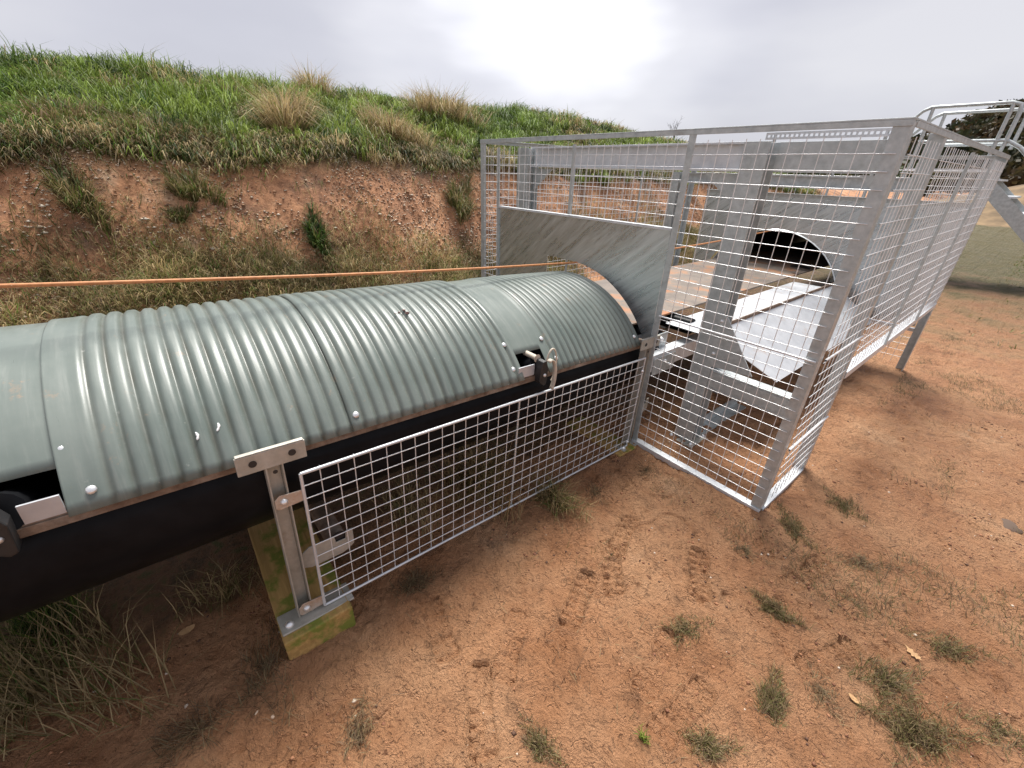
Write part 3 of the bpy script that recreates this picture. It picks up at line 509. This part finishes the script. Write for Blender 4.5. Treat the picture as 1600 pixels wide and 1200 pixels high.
# ------------------------------------------------------------------ portal frame inside the cage
def ibeam(mb, ax, a, b, c0, c1, w, h, tf=.01, tw=.007):
    "I section running along axis ax from a to b, centre c0,c1 on the other two axes, flanges at +-h/2 on the second"
    pol = lambda u0, u1, v0, v1: mb.prism([(c0 + u0, c1 + v0), (c0 + u1, c1 + v0), (c0 + u1, c1 + v1), (c0 + u0, c1 + v1)], ax, a, b)
    pol(-w / 2, w / 2, -h / 2, -h / 2 + tf); pol(-w / 2, w / 2, h / 2 - tf, h / 2); pol(-tw / 2, tw / 2, -h / 2 + tf, h / 2 - tf); return mb
pf = empty('portal_frame', Matrix.Translation((0, 0, 0)), label='galvanised portal frame of columns and beam standing over the belt', cat='steel frame')
PYc = 2.46; CXL, CXR = -2.86, -1.085
for x in (CXL, CXR):
    b = MB(); b.box((x - .062, PYc - .06, .012), (x + .062, PYc - .05, 1.755)).box((x - .062, PYc + .05, .012), (x + .062, PYc + .06, 1.755)).box((x - .004, PYc - .0495, .012), (x + .004, PYc + .0495, 1.75)); b.build('column', 'galv', pf, bevel=.001)
    MB().box((x - .09, PYc - .10, -.03), (x + .09, PYc + .10, .0115)).build('base_plate', 'galv_old', pf, bevel=.002)
ibeam(MB(), 0, CXL + .067, CXR - .067, PYc + .01, 1.69, .085, .135).build('beam', 'galv_new', pf, bevel=.001)
MB().box((CXR + .066, PYc + .03, 1.625), (X1 - .07, PYc + .055, 1.755)).build('outrigger', 'galv', pf, bevel=.001)
for sx, x in ((1, CXL + .063), (-1, CXR - .063)): MB().prism([(x, 1.615), (x + sx * .22, 1.615), (x + sx * .20, 1.60), (x, 1.45)], 1, PYc + .005, PYc + .013).build('gusset', 'galv', pf)
MB().prism([(X1 - .07, 1.62), (X1 - .2, 1.62), (X1 - .07, 1.5)], 1, PYc + .038, PYc + .046).build('gusset', 'galv', pf)
MB().prism([(CXR + .03, .90), (CXR + .085, .89), (CXR + .30, .60), (CXR + .03, .575)], 1, PYc - .068, PYc - .061).build('gusset', 'galv', pf, label='triangular galvanised side plate')
MB().box((CXR + .064, PYc - .05, .43), (X1 - .075, PYc + .03, .44)).box((CXR + .064, PYc - .05, .442), (X1 - .075, PYc - .042, .537)).box((CXR + .064, PYc - .05, .539), (X1 - .075, PYc + .03, .549)).build('cross_beam', 'galv', pf, bevel=.001)
MB().box((CXR - .02, PYc + .105, .0), (CXR + .06, PYc + .75, .012)).box((CXR - .02, PYc + .105, .0125), (CXR - .012, PYc + .75, .08)).build('base_rail', 'galv', pf)
bolt_src = None
def bolt(parent, p, nrm, r=.009, h=.006, name='bolt'):
    global bolt_src
    if bolt_src is None:
        b = MB(); k = 10; ring = lambda rr, z: [(rr * math.cos(6.2832 * i / k), rr * math.sin(6.2832 * i / k), z) for i in range(k)]
        vs = ring(1, 0) + ring(1, .25) + ring(.78, .62) + ring(.42, .9) + [(0, 0, 1)]
        fs = [(j * k + i, j * k + (i + 1) % k, (j + 1) * k + (i + 1) % k, (j + 1) * k + i) for j in range(3) for i in range(k)] + [(3 * k + i, 3 * k + (i + 1) % k, 4 * k) for i in range(k)]
        o = b.add(vs, fs, True).build('bolt', 'bolt'); bolt_src = o.data; bpy.data.objects.remove(o)
    o = bpy.data.objects.new(name, bolt_src); COL.objects.link(o); o.parent = parent
    o.matrix_local = Matrix.Translation(Vector(p)) @ Vector(nrm).to_track_quat('Z', 'Y').to_matrix().to_4x4() @ Matrix.Diagonal((r, r, h, 1)); return o
for z in (.86, .66): bolt(pf, (CXR + .06, PYc - .068, z), (0, -1, 0), .011, .012)
for x, y in ((CXR + .07, PYc - .08), (CXR - .07, PYc - .08), (CXR + .07, PYc + .08), (CXL + .07, PYc - .08)): bolt(pf, (x, y, .0115), (0, 0, 1), .014, .02)
fp = empty('portal_frame', Matrix.Translation((0, 0, 0)), label='second galvanised portal frame by the far arched plate', cat='steel frame')
for x in (CXL, CXR + .25):
    b = MB(); b.box((x - .04, 4.60, -.03), (x + .04, 4.608, 1.63)).box((x - .04, 4.68, -.03), (x + .04, 4.688, 1.63)).box((x - .004, 4.6085, -.03), (x + .004, 4.6795, 1.625)); b.build('column', 'galv', fp)
ibeam(MB(), 0, CXL + .045, CXR + .205, 4.645, 1.575, .08, .1).build('beam', 'galv', fp)
# ------------------------------------------------------------------ conveyor: local frame a (right), b (along), c (up)
d_ = Vector((-.01760, .99871, -.04777)).normalized(); n_ = d_.cross(Vector((0, 0, 1))).normalized(); u_ = n_.cross(d_).normalized(); GO = Vector((-1.226, .124, .105))
CM = Matrix(((n_.x, d_.x, u_.x, GO.x), (n_.y, d_.y, u_.y, GO.y), (n_.z, d_.z, u_.z, GO.z), (0, 0, 0, 1)))
def at(a, b, c): return GO + n_ * a + d_ * b + u_ * c
conv = empty('conveyor', CM, label='belt conveyor frame with black troughed belt under the green grey covers', cat='conveyor')
HA, HC, HR = -.63, .27, .733        # cover arc centre and radius
EA = math.asin((.70 - HC) / HR)     # edge angle above the horizontal
BE = [(-.150, .692), (-.115, .674), (-.088, .645), (-.072, .605), (-.067, .56), (-.075, .505), (-.10, .445), (-.14, .39), (-.19, .34), (-.26, .285), (-.34, .25), (-.48, .228), (-.63, .222)]
prof = BE + [(2 * HA - a, c) for a, c in BE[-2::-1]]; b = MB(); bs = [-2.6, -1.2, 0, 1.0, 2.05, 2.16]
vs = [(a, t, c) for t in bs for a, c in prof]; k = len(prof); b.add(vs, [(j * k + i, j * k + i + 1, (j + 1) * k + i + 1, (j + 1) * k + i) for j in range(len(bs) - 1) for i in range(k - 1)], True)
b.build('belt', 'rubber', conv, solid=.012, label='black troughed rubber belt')
for s in (1, -1):
    a = HA + s * (.585); b = MB(); b.box((a - .004, -2.6, .668), (a + .004, 1.97, .694)); b.box((a - .004 - s * .004 - (.05 if s > 0 else -.0), -2.6, .6945), (a + .0 + (.0 if s > 0 else .05), 1.97, .70)); b.build('edge_angle', 'rust', conv, bevel=.001)
def leg():
    r = MB(); r.box((-.045, -.090, -.003), (-.040, -.045, .70)).box((-.0395, -.090, -.003), (-.006, -.085, .70)).box((-.045, -.0445, -.003), (-.006, -.040, .70)); o = r.build('leg', 'galv_old', conv, bevel=.002)
    MB().box((-.005, -.160, .676), (.003, .028, .738)).box((-.012, -.157, .7385), (.003, .025, .742)).build('head_plate', 'galv_old', o, bevel=.004)
    MB().box((-.06, -.155, -.012), (.03, .10, -.0035)).build('foot_plate', 'galv_old', o, bevel=.003)
    for bb in (-.118, -.012):
        q = MB().tube([(.0025, bb, .707), (.0045, bb, .707)], .011, 14); q.build('hole', 'black', o); 
    MB().tube([(-.0055, -.065, .652), (-.0045, -.065, .652)], .007, 12).build('hole', 'black', o)
    MB().prism([(-.01, .165), (.10, .165), (.125, .172), (.15, .19), (.15, .265), (.125, .265), (.12, .23), (.085, .23), (.08, .262), (-.01, .262), (-.04, .24), (-.04, .18)], 0, -.055, -.049).build('idler_bracket', 'galv_old', o, bevel=.002)
    MB().tube([(-.058, .10, .235), (-.062, .10, .235)], .03, 14).build('bearing_seat', 'black', o)
    bolt(o, (.0, -.125, -.0035), (0, 0, 1), .016, .016)
    return o
lg = leg()
lg2 = copy_tree(lg, conv); lg2.location = (0, 1.995, 0)
for o in lg2.children_recursive: pass
# return idlers
for bb in (.10, 2.095 - .0):
    MB().tube([(-.063, bb, .19), (HA * 2 + .065, bb, .19)], [.038, .038], 14).build('return_roller', 'rust', conv)
# end of the idler seen in each cover notch
for bb in (-.612, 1.07):
    q = empty('idler_end', Matrix.Identity(4)); q.parent = conv; q.matrix_local = Matrix.Translation((0, bb, 0))
    MB().prism([(-.026, .672), (.002, .650), (.018, .656), (.022, .735), (.006, .775), (-.016, .772), (-.024, .74)], 0, -.05, -.004).build('bearing_block', 'black', q, bevel=.004)
    MB().tube([(-.13, -.02, .78), (-.06, -.012, .775), (-.05, -.012, .775)], [.013, .013, .02], 10).build('spindle', 'cream', q)
    sg = 1 if bb > 0 else -1
    arc = [(.012, sg * (.004 + .034 * math.cos(t)), .705 + .085 * math.sin(t)) for t in np.linspace(-.9, 2.0, 16)]; w2 = MB()
    w2.add([(a_ + o_, b_, c_) for a_, b_, c_ in arc for o_ in (0, .022)], [(2 * i_, 2 * i_ + 1, 2 * i_ + 3, 2 * i_ + 2) for i_ in range(15)], True); w2.build('strap', 'cream', q, solid=.006)
    arc2 = [(-.02, sg * (.052 + .034 * math.cos(t)), .735 + .085 * math.sin(t)) for t in np.linspace(-1.2, 2.9, 16)]
    MB().tube(arc2, .0045, 8).build('strap', 'cream', q)
    MB().box((-.05, -.125 if bb > 0 else .035, .70), (-.044, -.03 if bb > 0 else .105, .752)).build('pad', 'white_sheet', q); bolt(q, (-.004, 0, .705), (1, 0, 0), .009, .008); MB().tube([(HA, 0, .47), (-.06, 0, .735)], .05, 14).build('roller', 'rubber', q)
# ------------------------------------------------------------------ covers
def cover(name, b0, b1, label, corr=None, notch=None, lift=0, pitch=.0468, amp=.0054, bolts=(), seam=None):
    rt = empty(name, CM, label=label, cat='cover', group='arched covers over the conveyor')
    step = pitch / 12; nb = max(2, int((b1 - b0) / step)); na = 44; B = np.linspace(b0, b1, nb + 1); ths = np.linspace(EA - .012, math.pi - EA + .012, na + 1)
    vs = []; fs = []
    for bv in B:
        w_ = 0.
        if corr: w_ = min(1, max(0, (bv - corr[0]) / .05)) * min(1, max(0, (corr[1] - bv) / .03))
        for th in ths:
            r = HR + lift + amp * w_ * (1 - 2.0 * (.5 + .5 * math.cos(2 * math.pi * bv / pitch)) ** 2.6) + .0025 * math.sin(bv * 5.1 + th * 4) + (.006 if seam and abs(bv - seam) < .004 else 0) * 0
            lo = th
            vs.append((HA + r * math.cos(th), bv, HC + r * math.sin(th)))
    for j in range(nb):
        bm_ = (B[j] + B[j + 1]) / 2
        for i in range(na):
            if notch and notch[0] < bm_ < notch[1] and ths[i + 1] < EA + notch[2]: continue
            fs.append((j * (na + 1) + i, j * (na + 1) + i + 1, (j + 1) * (na + 1) + i + 1, (j + 1) * (na + 1) + i))
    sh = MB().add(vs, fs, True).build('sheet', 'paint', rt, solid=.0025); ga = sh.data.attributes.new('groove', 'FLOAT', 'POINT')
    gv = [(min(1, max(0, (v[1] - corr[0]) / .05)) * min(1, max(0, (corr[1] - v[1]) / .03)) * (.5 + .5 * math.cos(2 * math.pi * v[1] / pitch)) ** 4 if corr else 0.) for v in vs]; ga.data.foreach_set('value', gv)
    for bb, th in bolts:
        th += EA; p = (HA + (HR + lift + .006) * math.cos(th), bb, HC + (HR + lift + .006) * math.sin(th)); bolt(rt, p, (math.cos(th), 0, math.sin(th)), .0115, .007)
    return rt
cover('conveyor_cover', -2.6, -.445, 'smooth plain cover sheet with notch beside a corrugated sheet', notch=(-.75, -.505, .20), lift=-.009, bolts=((-.49, .225),))
cB = cover('conveyor_cover', -.505, .215, 'corrugated cover sheet with two white paint chips above a leg plate', corr=(-.455, .3), bolts=((-.455, .055),))
cover('conveyor_cover', .19, .965, 'corrugated cover sheet between a bolted seam and a smooth notched band', corr=(.1, 1.05), lift=.0028, bolts=((.212, .06), (.925, .07), (.935, .235)))
cover('conveyor_cover', .93, 1.885, 'cover sheet with smooth notched band running into corrugations at the cage', corr=(1.16, 1.95), notch=(.93, 1.135, .19), lift=-.006, pitch=.0412, amp=.0046, bolts=((1.17, .225), (1.205, .07), (1.85, .07)))
for bb, th, dx in ((-.225, .13, 0), (-.175, .145, .01)):
    th += EA; r = HR + .0085; q = MB().tube([(HA + r * math.cos(th + t), bb + dx * t * 20 + .004 * math.sin(t * 90), HC + r * math.sin(th + t)) for t in np.linspace(0, .032, 6)], [.002, .004, .003, .0045, .003, .0015], 6)
    q.build('paint_chip', 'mark', cB)
for i, (bb, th, s) in enumerate([(.60, .62, .012), (.62, .60, .010), (.615, .64, .008)]):
    pass
lf = MB()
for i in range(7):
    th = EA + .60 + rng.normal(0, .018); bb = .575 + rng.normal(0, .016); r = HR + .015; p = at(HA + r * math.cos(th), bb, HC + r * math.sin(th)); s = .009
    lf.add([p + n_ * s * math.cos(i) + d_ * s * math.sin(i), p + n_ * -s * math.sin(i) + d_ * s * math.cos(i), p - n_ * s * math.cos(i) * .8, p + d_ * -s], [(0, 1, 2, 3)])
lf.build('dead_leaf', 'petal', solid=.002, label='dark red scrap of dead leaf stuck on the corrugated cover', cat='leaf')
# ------------------------------------------------------------------ low mesh guard beside the conveyor
gd = empty('mesh_guard', CM, label='low wire mesh guard panel below the black belt', cat='guard')
GL, GH = 1.905, .622
MB().tube([(0, 0, GH - .004), (0, GL, GH - .004)], .006, 8).build('top_rod', 'galv_new', gd); MB().tube([(0, 0, .004), (0, GL, .004)], .0055, 8).build('bottom_rod', 'galv_new', gd)
MB().tube([(0, .0, .004), (0, 0, GH - .004)], .0055, 8).build('end_rod', 'galv_new', gd); MB().tube([(0, GL, .004), (0, GL, GH - .004)], .0045, 8).build('end_rod', 'galv_new', gd)
for i in range(1, 33): wire(gd, (-.004, GL * i / 33, .0), (-.004, GL * i / 33, GH), .0019)
for j in range(1, 12): wire(gd, (.003, -.003, GH * j / 12 - .0 if j else 0), (.003, GL + .008 * rng.random(), GH * j / 12), .0021)
MB().box((-.011, GL * .485, .004), (-.006, GL * .485 + .009, GH - .004)).build('stiffener', 'galv', gd)
for z in (.535, .035):
    t = MB().prism([(-.085, z - .02), (-.075, z - .027), (0.0, z - .022), (0, z + .02), (-.07, z + .026), (-.085, z + .012)], 0, -.0045, -.0005); t.build('hinge_tab', 'rust_tab', gd, bevel=.001)
    bolt(gd, (-.0005, -.06, z), (1, 0, 0), .012, .012); bolt(gd, (-.0005, GL - .005, z), (1, 0, 0), .012, .012)
# ------------------------------------------------------------------ timber blocks
def timber(x0, x1, y0, y1, z0, z1, label):
    o = MB(); o.box((x0, y0, z0), (x1, y1, z1)); ob = o.build('timber_block', 'timber', bevel=.006); tag(ob, label, 'timber', 'timber blocks below the conveyor legs')
timber(-2.55, -1.165, -.035, .205, -.03, .098, 'yellow timber sleeper with green moss below the leg beside the guard')
timber(-1.70, -1.215, 1.90, 2.075, -.06, .012, 'low timber sleeper below the leg by the cage')
timber(-2.55, -1.165, -2.0, -1.78, -.03, .19, 'timber sleeper farther back below the belt')
# ------------------------------------------------------------------ inner conveyor run through the cage
iv = empty('conveyor', Matrix.Translation((0, 2.1, 0)), label='inner conveyor run with muddy belt inside the cage', cat='conveyor')
def bx(name, mt, a, b, par=iv, bv=.001, lab=None):
    o = MB().box((a[0], a[1] - 2.1, a[2]), (b[0], b[1] - 2.1, b[2])).build(name, mt, par, bevel=bv); 
    if lab: o['label'] = lab
    return o
BZ = .742
bx('belt', 'belt', (-2.42, 2.17, BZ - .012), (-1.50, 10.4, BZ), lab='brown muddy flat belt')
bx('skirt_strip', 'white_sheet', (-1.46, 2.55, BZ - .05), (-1.20, 4.75, BZ - .045)); 
bx('stringer', 'galv_new', (-1.285, 2.16, .50), (-1.278, 5.1, .60)); bx('stringer_flange', 'galv_new', (-1.35, 2.16, .601), (-1.278, 5.1, .607))
bx('stringer', 'galv', (-2.56, 2.16, .50), (-2.553, 5.1, .60))
bx('splice_plate', 'galv', (-1.277, 2.18, .47), (-1.271, 2.42, .585))
for y, z in ((2.30, .55), (2.36, .51)): bolt(iv, (-1.271, y - 2.1, z), (1, 0, 0), .011, .014)
MB().tube([(-2.45, .22, .665), (-1.36, .22, .665)], .055, 16).build('roller', 'rubber', iv); MB().tube([(-2.45, .62, .665), (-1.36, .62, .665)], .055, 16).build('roller', 'rubber', iv)
bx('roller_bracket', 'galv', (-1.352, 2.24, .607), (-1.345, 2.40, .70)); bolt(iv, (-1.345, .22, .665), (1, 0, 0), .02, .03)
# sloping apron down to the track side
MB().add([(-1.19, .60, .685), (-1.19, 2.95, .685), (-.80, 2.95, .41), (-.80, .80, .41), (-1.15, .58, .655)], [(0, 1, 2, 3, 4)]).build('apron', 'white_sheet', iv, solid=.004, label='pale sloping sheet steel apron')
bx('apron_lip', 'rust', (-1.199, 2.68, BZ - .055), (-1.191, 5.0, BZ - .03))
MB().add([(-1.6, 2.86, .80), (-1.42, 2.86, .80), (-1.40, 2.80, .82), (-1.5, 2.78, .86)], [(0, 1, 2, 3)]).build('scraper_flap', 'rubber', iv, solid=.01)
for y in (3.3, 4.4): MB().box((-2.56, y - 2.1 - .03, -.03), (-2.50, y - 2.1 + .03, .5)).build('leg', 'galv', iv); MB().box((-1.345, y - 2.1 - .03, -.03), (-1.286, y - 2.1 + .03, .5)).build('leg', 'galv', iv)
# covers beyond the cage
def far_cover(y0, y1, lab, dz):
    k = 24; vs = []; ths = np.linspace(.06, math.pi - .06, k + 1)
    for y in (y0, y1):
        for th in ths: vs.append((-1.90 + .715 * math.cos(th), y, .385 + dz + .715 * math.sin(th)))
    o = MB().add(vs, [(i, i + 1, k + 2 + i, k + 1 + i) for i in range(k)], True).build('conveyor_cover', 'galv_new' if y0 < 6 else 'paint', solid=.004); tag(o, lab, 'cover', 'covers beyond the cage')
k_ = 24; ths_ = np.linspace(.06, math.pi - .06, k_ + 1); vv = [(-1.90 + .70 * math.cos(t), y, .385 + .70 * math.sin(t)) for y in (5.28, 10.5) for t in ths_]  # black arched sheet added inside the cover so the tunnel reads as dark
tag(MB().add(vv, [(i, i + 1, k_ + 2 + i, k_ + 1 + i) for i in range(k_)], True).build('tunnel_dark_liner', 'rubber', solid=.004), 'added black lining that darkens the arched tunnel behind the far plate', 'lining')
far_cover(5.22, 7.9, 'galvanised arched cover forming the dark tunnel beyond the far plate', 0); far_cover(7.85, 10.6, 'green grey arched cover farther along before the stile', -.02)
# orange pull cord
p0 = np.array([-1.70, -2.6, 1.45]); p1 = np.array([-1.93, 2.114, 1.066]); A = np.array([-1.75, -.369, 1.281])
pts = [tuple(p0 + (A - p0) * t) for t in np.linspace(0, 1, 5)] + [tuple(A + (p1 - A) * t - np.array([0, 0, .012 * math.sin(math.pi * t)])) for t in np.linspace(.1, 1, 14)]
pts += [tuple(p1 + (np.array([-1.94, 5.21, 1.10]) - p1) * t - np.array([0, 0, .02 * math.sin(math.pi * t)])) for t in np.linspace(.1, 1, 10)]
MB().tube(pts, .0062, 8).build('pull_cord', 'rope', label='orange pull cord stretched above the covers into the cage', cat='cord')
# ------------------------------------------------------------------ crossover stile beyond the cage
SY = 11.0; st = empty('crossover_stile', Matrix.Translation((0, SY, 0)), label='grey crossover stile with round handrails and stair beyond the cage', cat='stile')
XL, XR, SZ, PZ_ = -2.18, -1.20, 2.75, 1.82
for y in (0., 1.05):
    MB().tube([(XL - .42, y, SZ - .42), (XL - .10, y, SZ - .05), (XL, y, SZ), (XR - .02, y, SZ), (XR + .08, y, SZ - .03), (XR + .11, y, SZ - .12), (XR + .11, y, SZ - .6)], .028, 8).build('handrail', 'galv', st)
    for x in (XL + .02, XR): MB().tube([(x, y, PZ_ - .05), (x, y, SZ)], .026, 8).build('handrail_post', 'galv', st)
    MB().tube([(XL, y, SZ - .52), (XR + .12, y, SZ - .52), (XR + .3, y, SZ - .62), (XR + 1.5, y, SZ - 1.75), (XR + 1.5, y, .5)], .028, 8).build('stair_handrail', 'galv', st)
    MB().prism([(XR + .02, PZ_), (XR + .02, PZ_ - .26), (XR + 1.75, -.03), (XR + 2.0, -.03), (XR + 2.0, .02)], 1, y - .01, y + .01).build('stringer', 'galv', st)
    for x in (XL, XR): MB().box((x - .03, y - .03, -.05), (x + .03, y + .03, PZ_ - .07)).build('leg', 'galv', st)
MB().box((XL - .05, -.02, PZ_ - .05), (XR + .05, 1.07, PZ_)).build('platform', 'galv_new', st)
for i in range(7):
    t = (i + .6) / 7.3; MB().box((XR + .02 + t * 1.9 - .12, .012, PZ_ * (1 - t) - .02), (XR + .02 + t * 1.9 + .10, 1.038, PZ_ * (1 - t) + .01)).build('tread', 'galv_new', st)
ct = empty('cable_tray', Matrix.Translation((0, 9, 0)), label='perforated pale cable tray on posts behind the cage beam', cat='cable tray')
MB().box((-3.95, 0, 2.20), (-2.05, .01, 2.235)).box((-3.95, 0, 2.275), (-2.05, .01, 2.31)).build('side_rail', 'galv_new', ct)
for i in range(26): MB().box((-3.95 + i * .0755, .0, 2.2355), (-3.95 + i * .0755 + .03, .01, 2.2745)).build('rung', 'galv_new', ct)
for x in (-3.8, -2.2): MB().box((x - .02, .0105, -.1), (x + .02, .05, 2.3)).build('post', 'galv', ct)
# ------------------------------------------------------------------ distance: spoil heap, wooded hill, bare bush
def mound(name, cx, cy, rx, ry, h, mt):
    X = np.linspace(cx - rx * 1.4, cx + rx * 1.4, 60); Y = np.linspace(cy - ry * 1.4, cy + ry * 1.4, 40)
    f = lambda X, Y: h * np.clip(1.1 * np.exp(-((X - cx) / rx) ** 2 * 1.6 - ((Y - cy) / ry) ** 2 * 1.6) - .1, -.05, 1) + .05 * h * fbm(X * .4, Y * .4, 4) - .2
    return tag(grid(name, X, Y, f, mt), kind='structure')
M['spoil'] = plain('spoil_red_earth', (.17, .115, .06), .9, 0, .5, 1.5, .4)
mound('spoil_heap', 1.5, 34, 9, 6, 2.4, 'spoil')
def hill_h(X, Y): return np.clip(15.0 * np.exp(-((X - 3) / 25) ** 2 - ((Y - 112) / 30) ** 2) + .8 * fbm(X * .06, Y * .06, 3), -.5, 30) - .3
hill = grid('wooded_hill', np.linspace(-70, 70, 70), np.linspace(70, 170, 50), hill_h, 'bank'); tag(hill, kind='structure')
def leaf_cloud(name, centres, radii, per, size, cols, p):
    n = len(centres) * per; c = np.repeat(centres, per, 0); r = np.repeat(radii, per)[:, None]; v = rng.normal(size=(n, 3)); v /= np.linalg.norm(v, axis=1)[:, None]
    pos = c + v * r * (rng.random((n, 1)) ** .4) * np.array([1, 1, .85]); a = rng.normal(size=(n, 3)); a /= np.linalg.norm(a, axis=1)[:, None]; b = np.cross(a, rng.normal(size=(n, 3))); b /= np.linalg.norm(b, axis=1)[:, None]
    s = size * rng.uniform(.6, 1.4, (n, 1)); V = np.stack([pos - a * s, pos + b * s * .6, pos + a * s, pos - b * s * .6], 1).reshape(-1, 3)
    col = np.repeat(mixc(len(centres), cols, p), per, 0) * rng.uniform(.65, 1.3, (n, 1)); return np_mesh(name, V, np.arange(n * 4), np.arange(n) * 4, 'blade', np.repeat(col, 4, 0))
n = 900; x = rng.uniform(-36, 30, n); y = rng.uniform(62, 114, n); z = hill_h(x, y); k = z > -.6; x, y, z = x[k], y[k], z[k]; rad = rng.uniform(1.3, 2.4, len(x))
tag(leaf_cloud('far_wood', np.stack([x, y, z + rad * .7], 1), rad, 150, .38, [C3(.03, .035, .016), C3(.055, .045, .02), C3(.075, .05, .025)], [.45, .35, .2]), 'dark autumn wood covering the distant hill', 'wood', kind='stuff')
# hedge line along the far end of the bank
n = 70; x = rng.uniform(-22, -6, n); y = rng.uniform(38, 52, n); rad = rng.uniform(.6, 1.2, n)
tag(leaf_cloud('far_scrub', np.stack([x, y, rad * .6 + .9 + .4 * rng.random(n)], 1), rad, 140, .18, [C3(.04, .055, .018), C3(.07, .06, .025)], [.6, .4]), 'olive scrub beyond the far end of the bank', 'scrub', kind='stuff')
bb_ = MB(); base = np.array([-8.4, 13.0]); bz = float(bh(np.array([-8.4]), np.array([13.]))[0])
def twig(p, d, l, r, dep):
    e = p + d * l; bb_.tube([tuple(p), tuple((p + e) / 2 + rng.normal(0, .02, 3)), tuple(e)], [r, r * .8, r * .5], 5)
    if dep:
        for i in range(3):
            q = d + rng.normal(0, .45, 3); q[2] = abs(q[2]) + .3; q /= np.linalg.norm(q); twig(p + d * l * rng.uniform(.4, 1), q, l * .6, r * .55, dep - 1)
twig(np.array([0, 0, -.05]), np.array([0, 0, 1.]), .55, .014, 3)
tw = bb_.build('bare_bush', plain('twig_bark', (.10, .085, .07), .9)); tw.location = (base[0], base[1], bz); tag(tw, 'thin leafless bush on the bank crest behind the cage', 'bush')
# ------------------------------------------------------------------ render settings
scene.render.engine = 'CYCLES'; scene.render.resolution_x = 1024; scene.render.resolution_y = 768
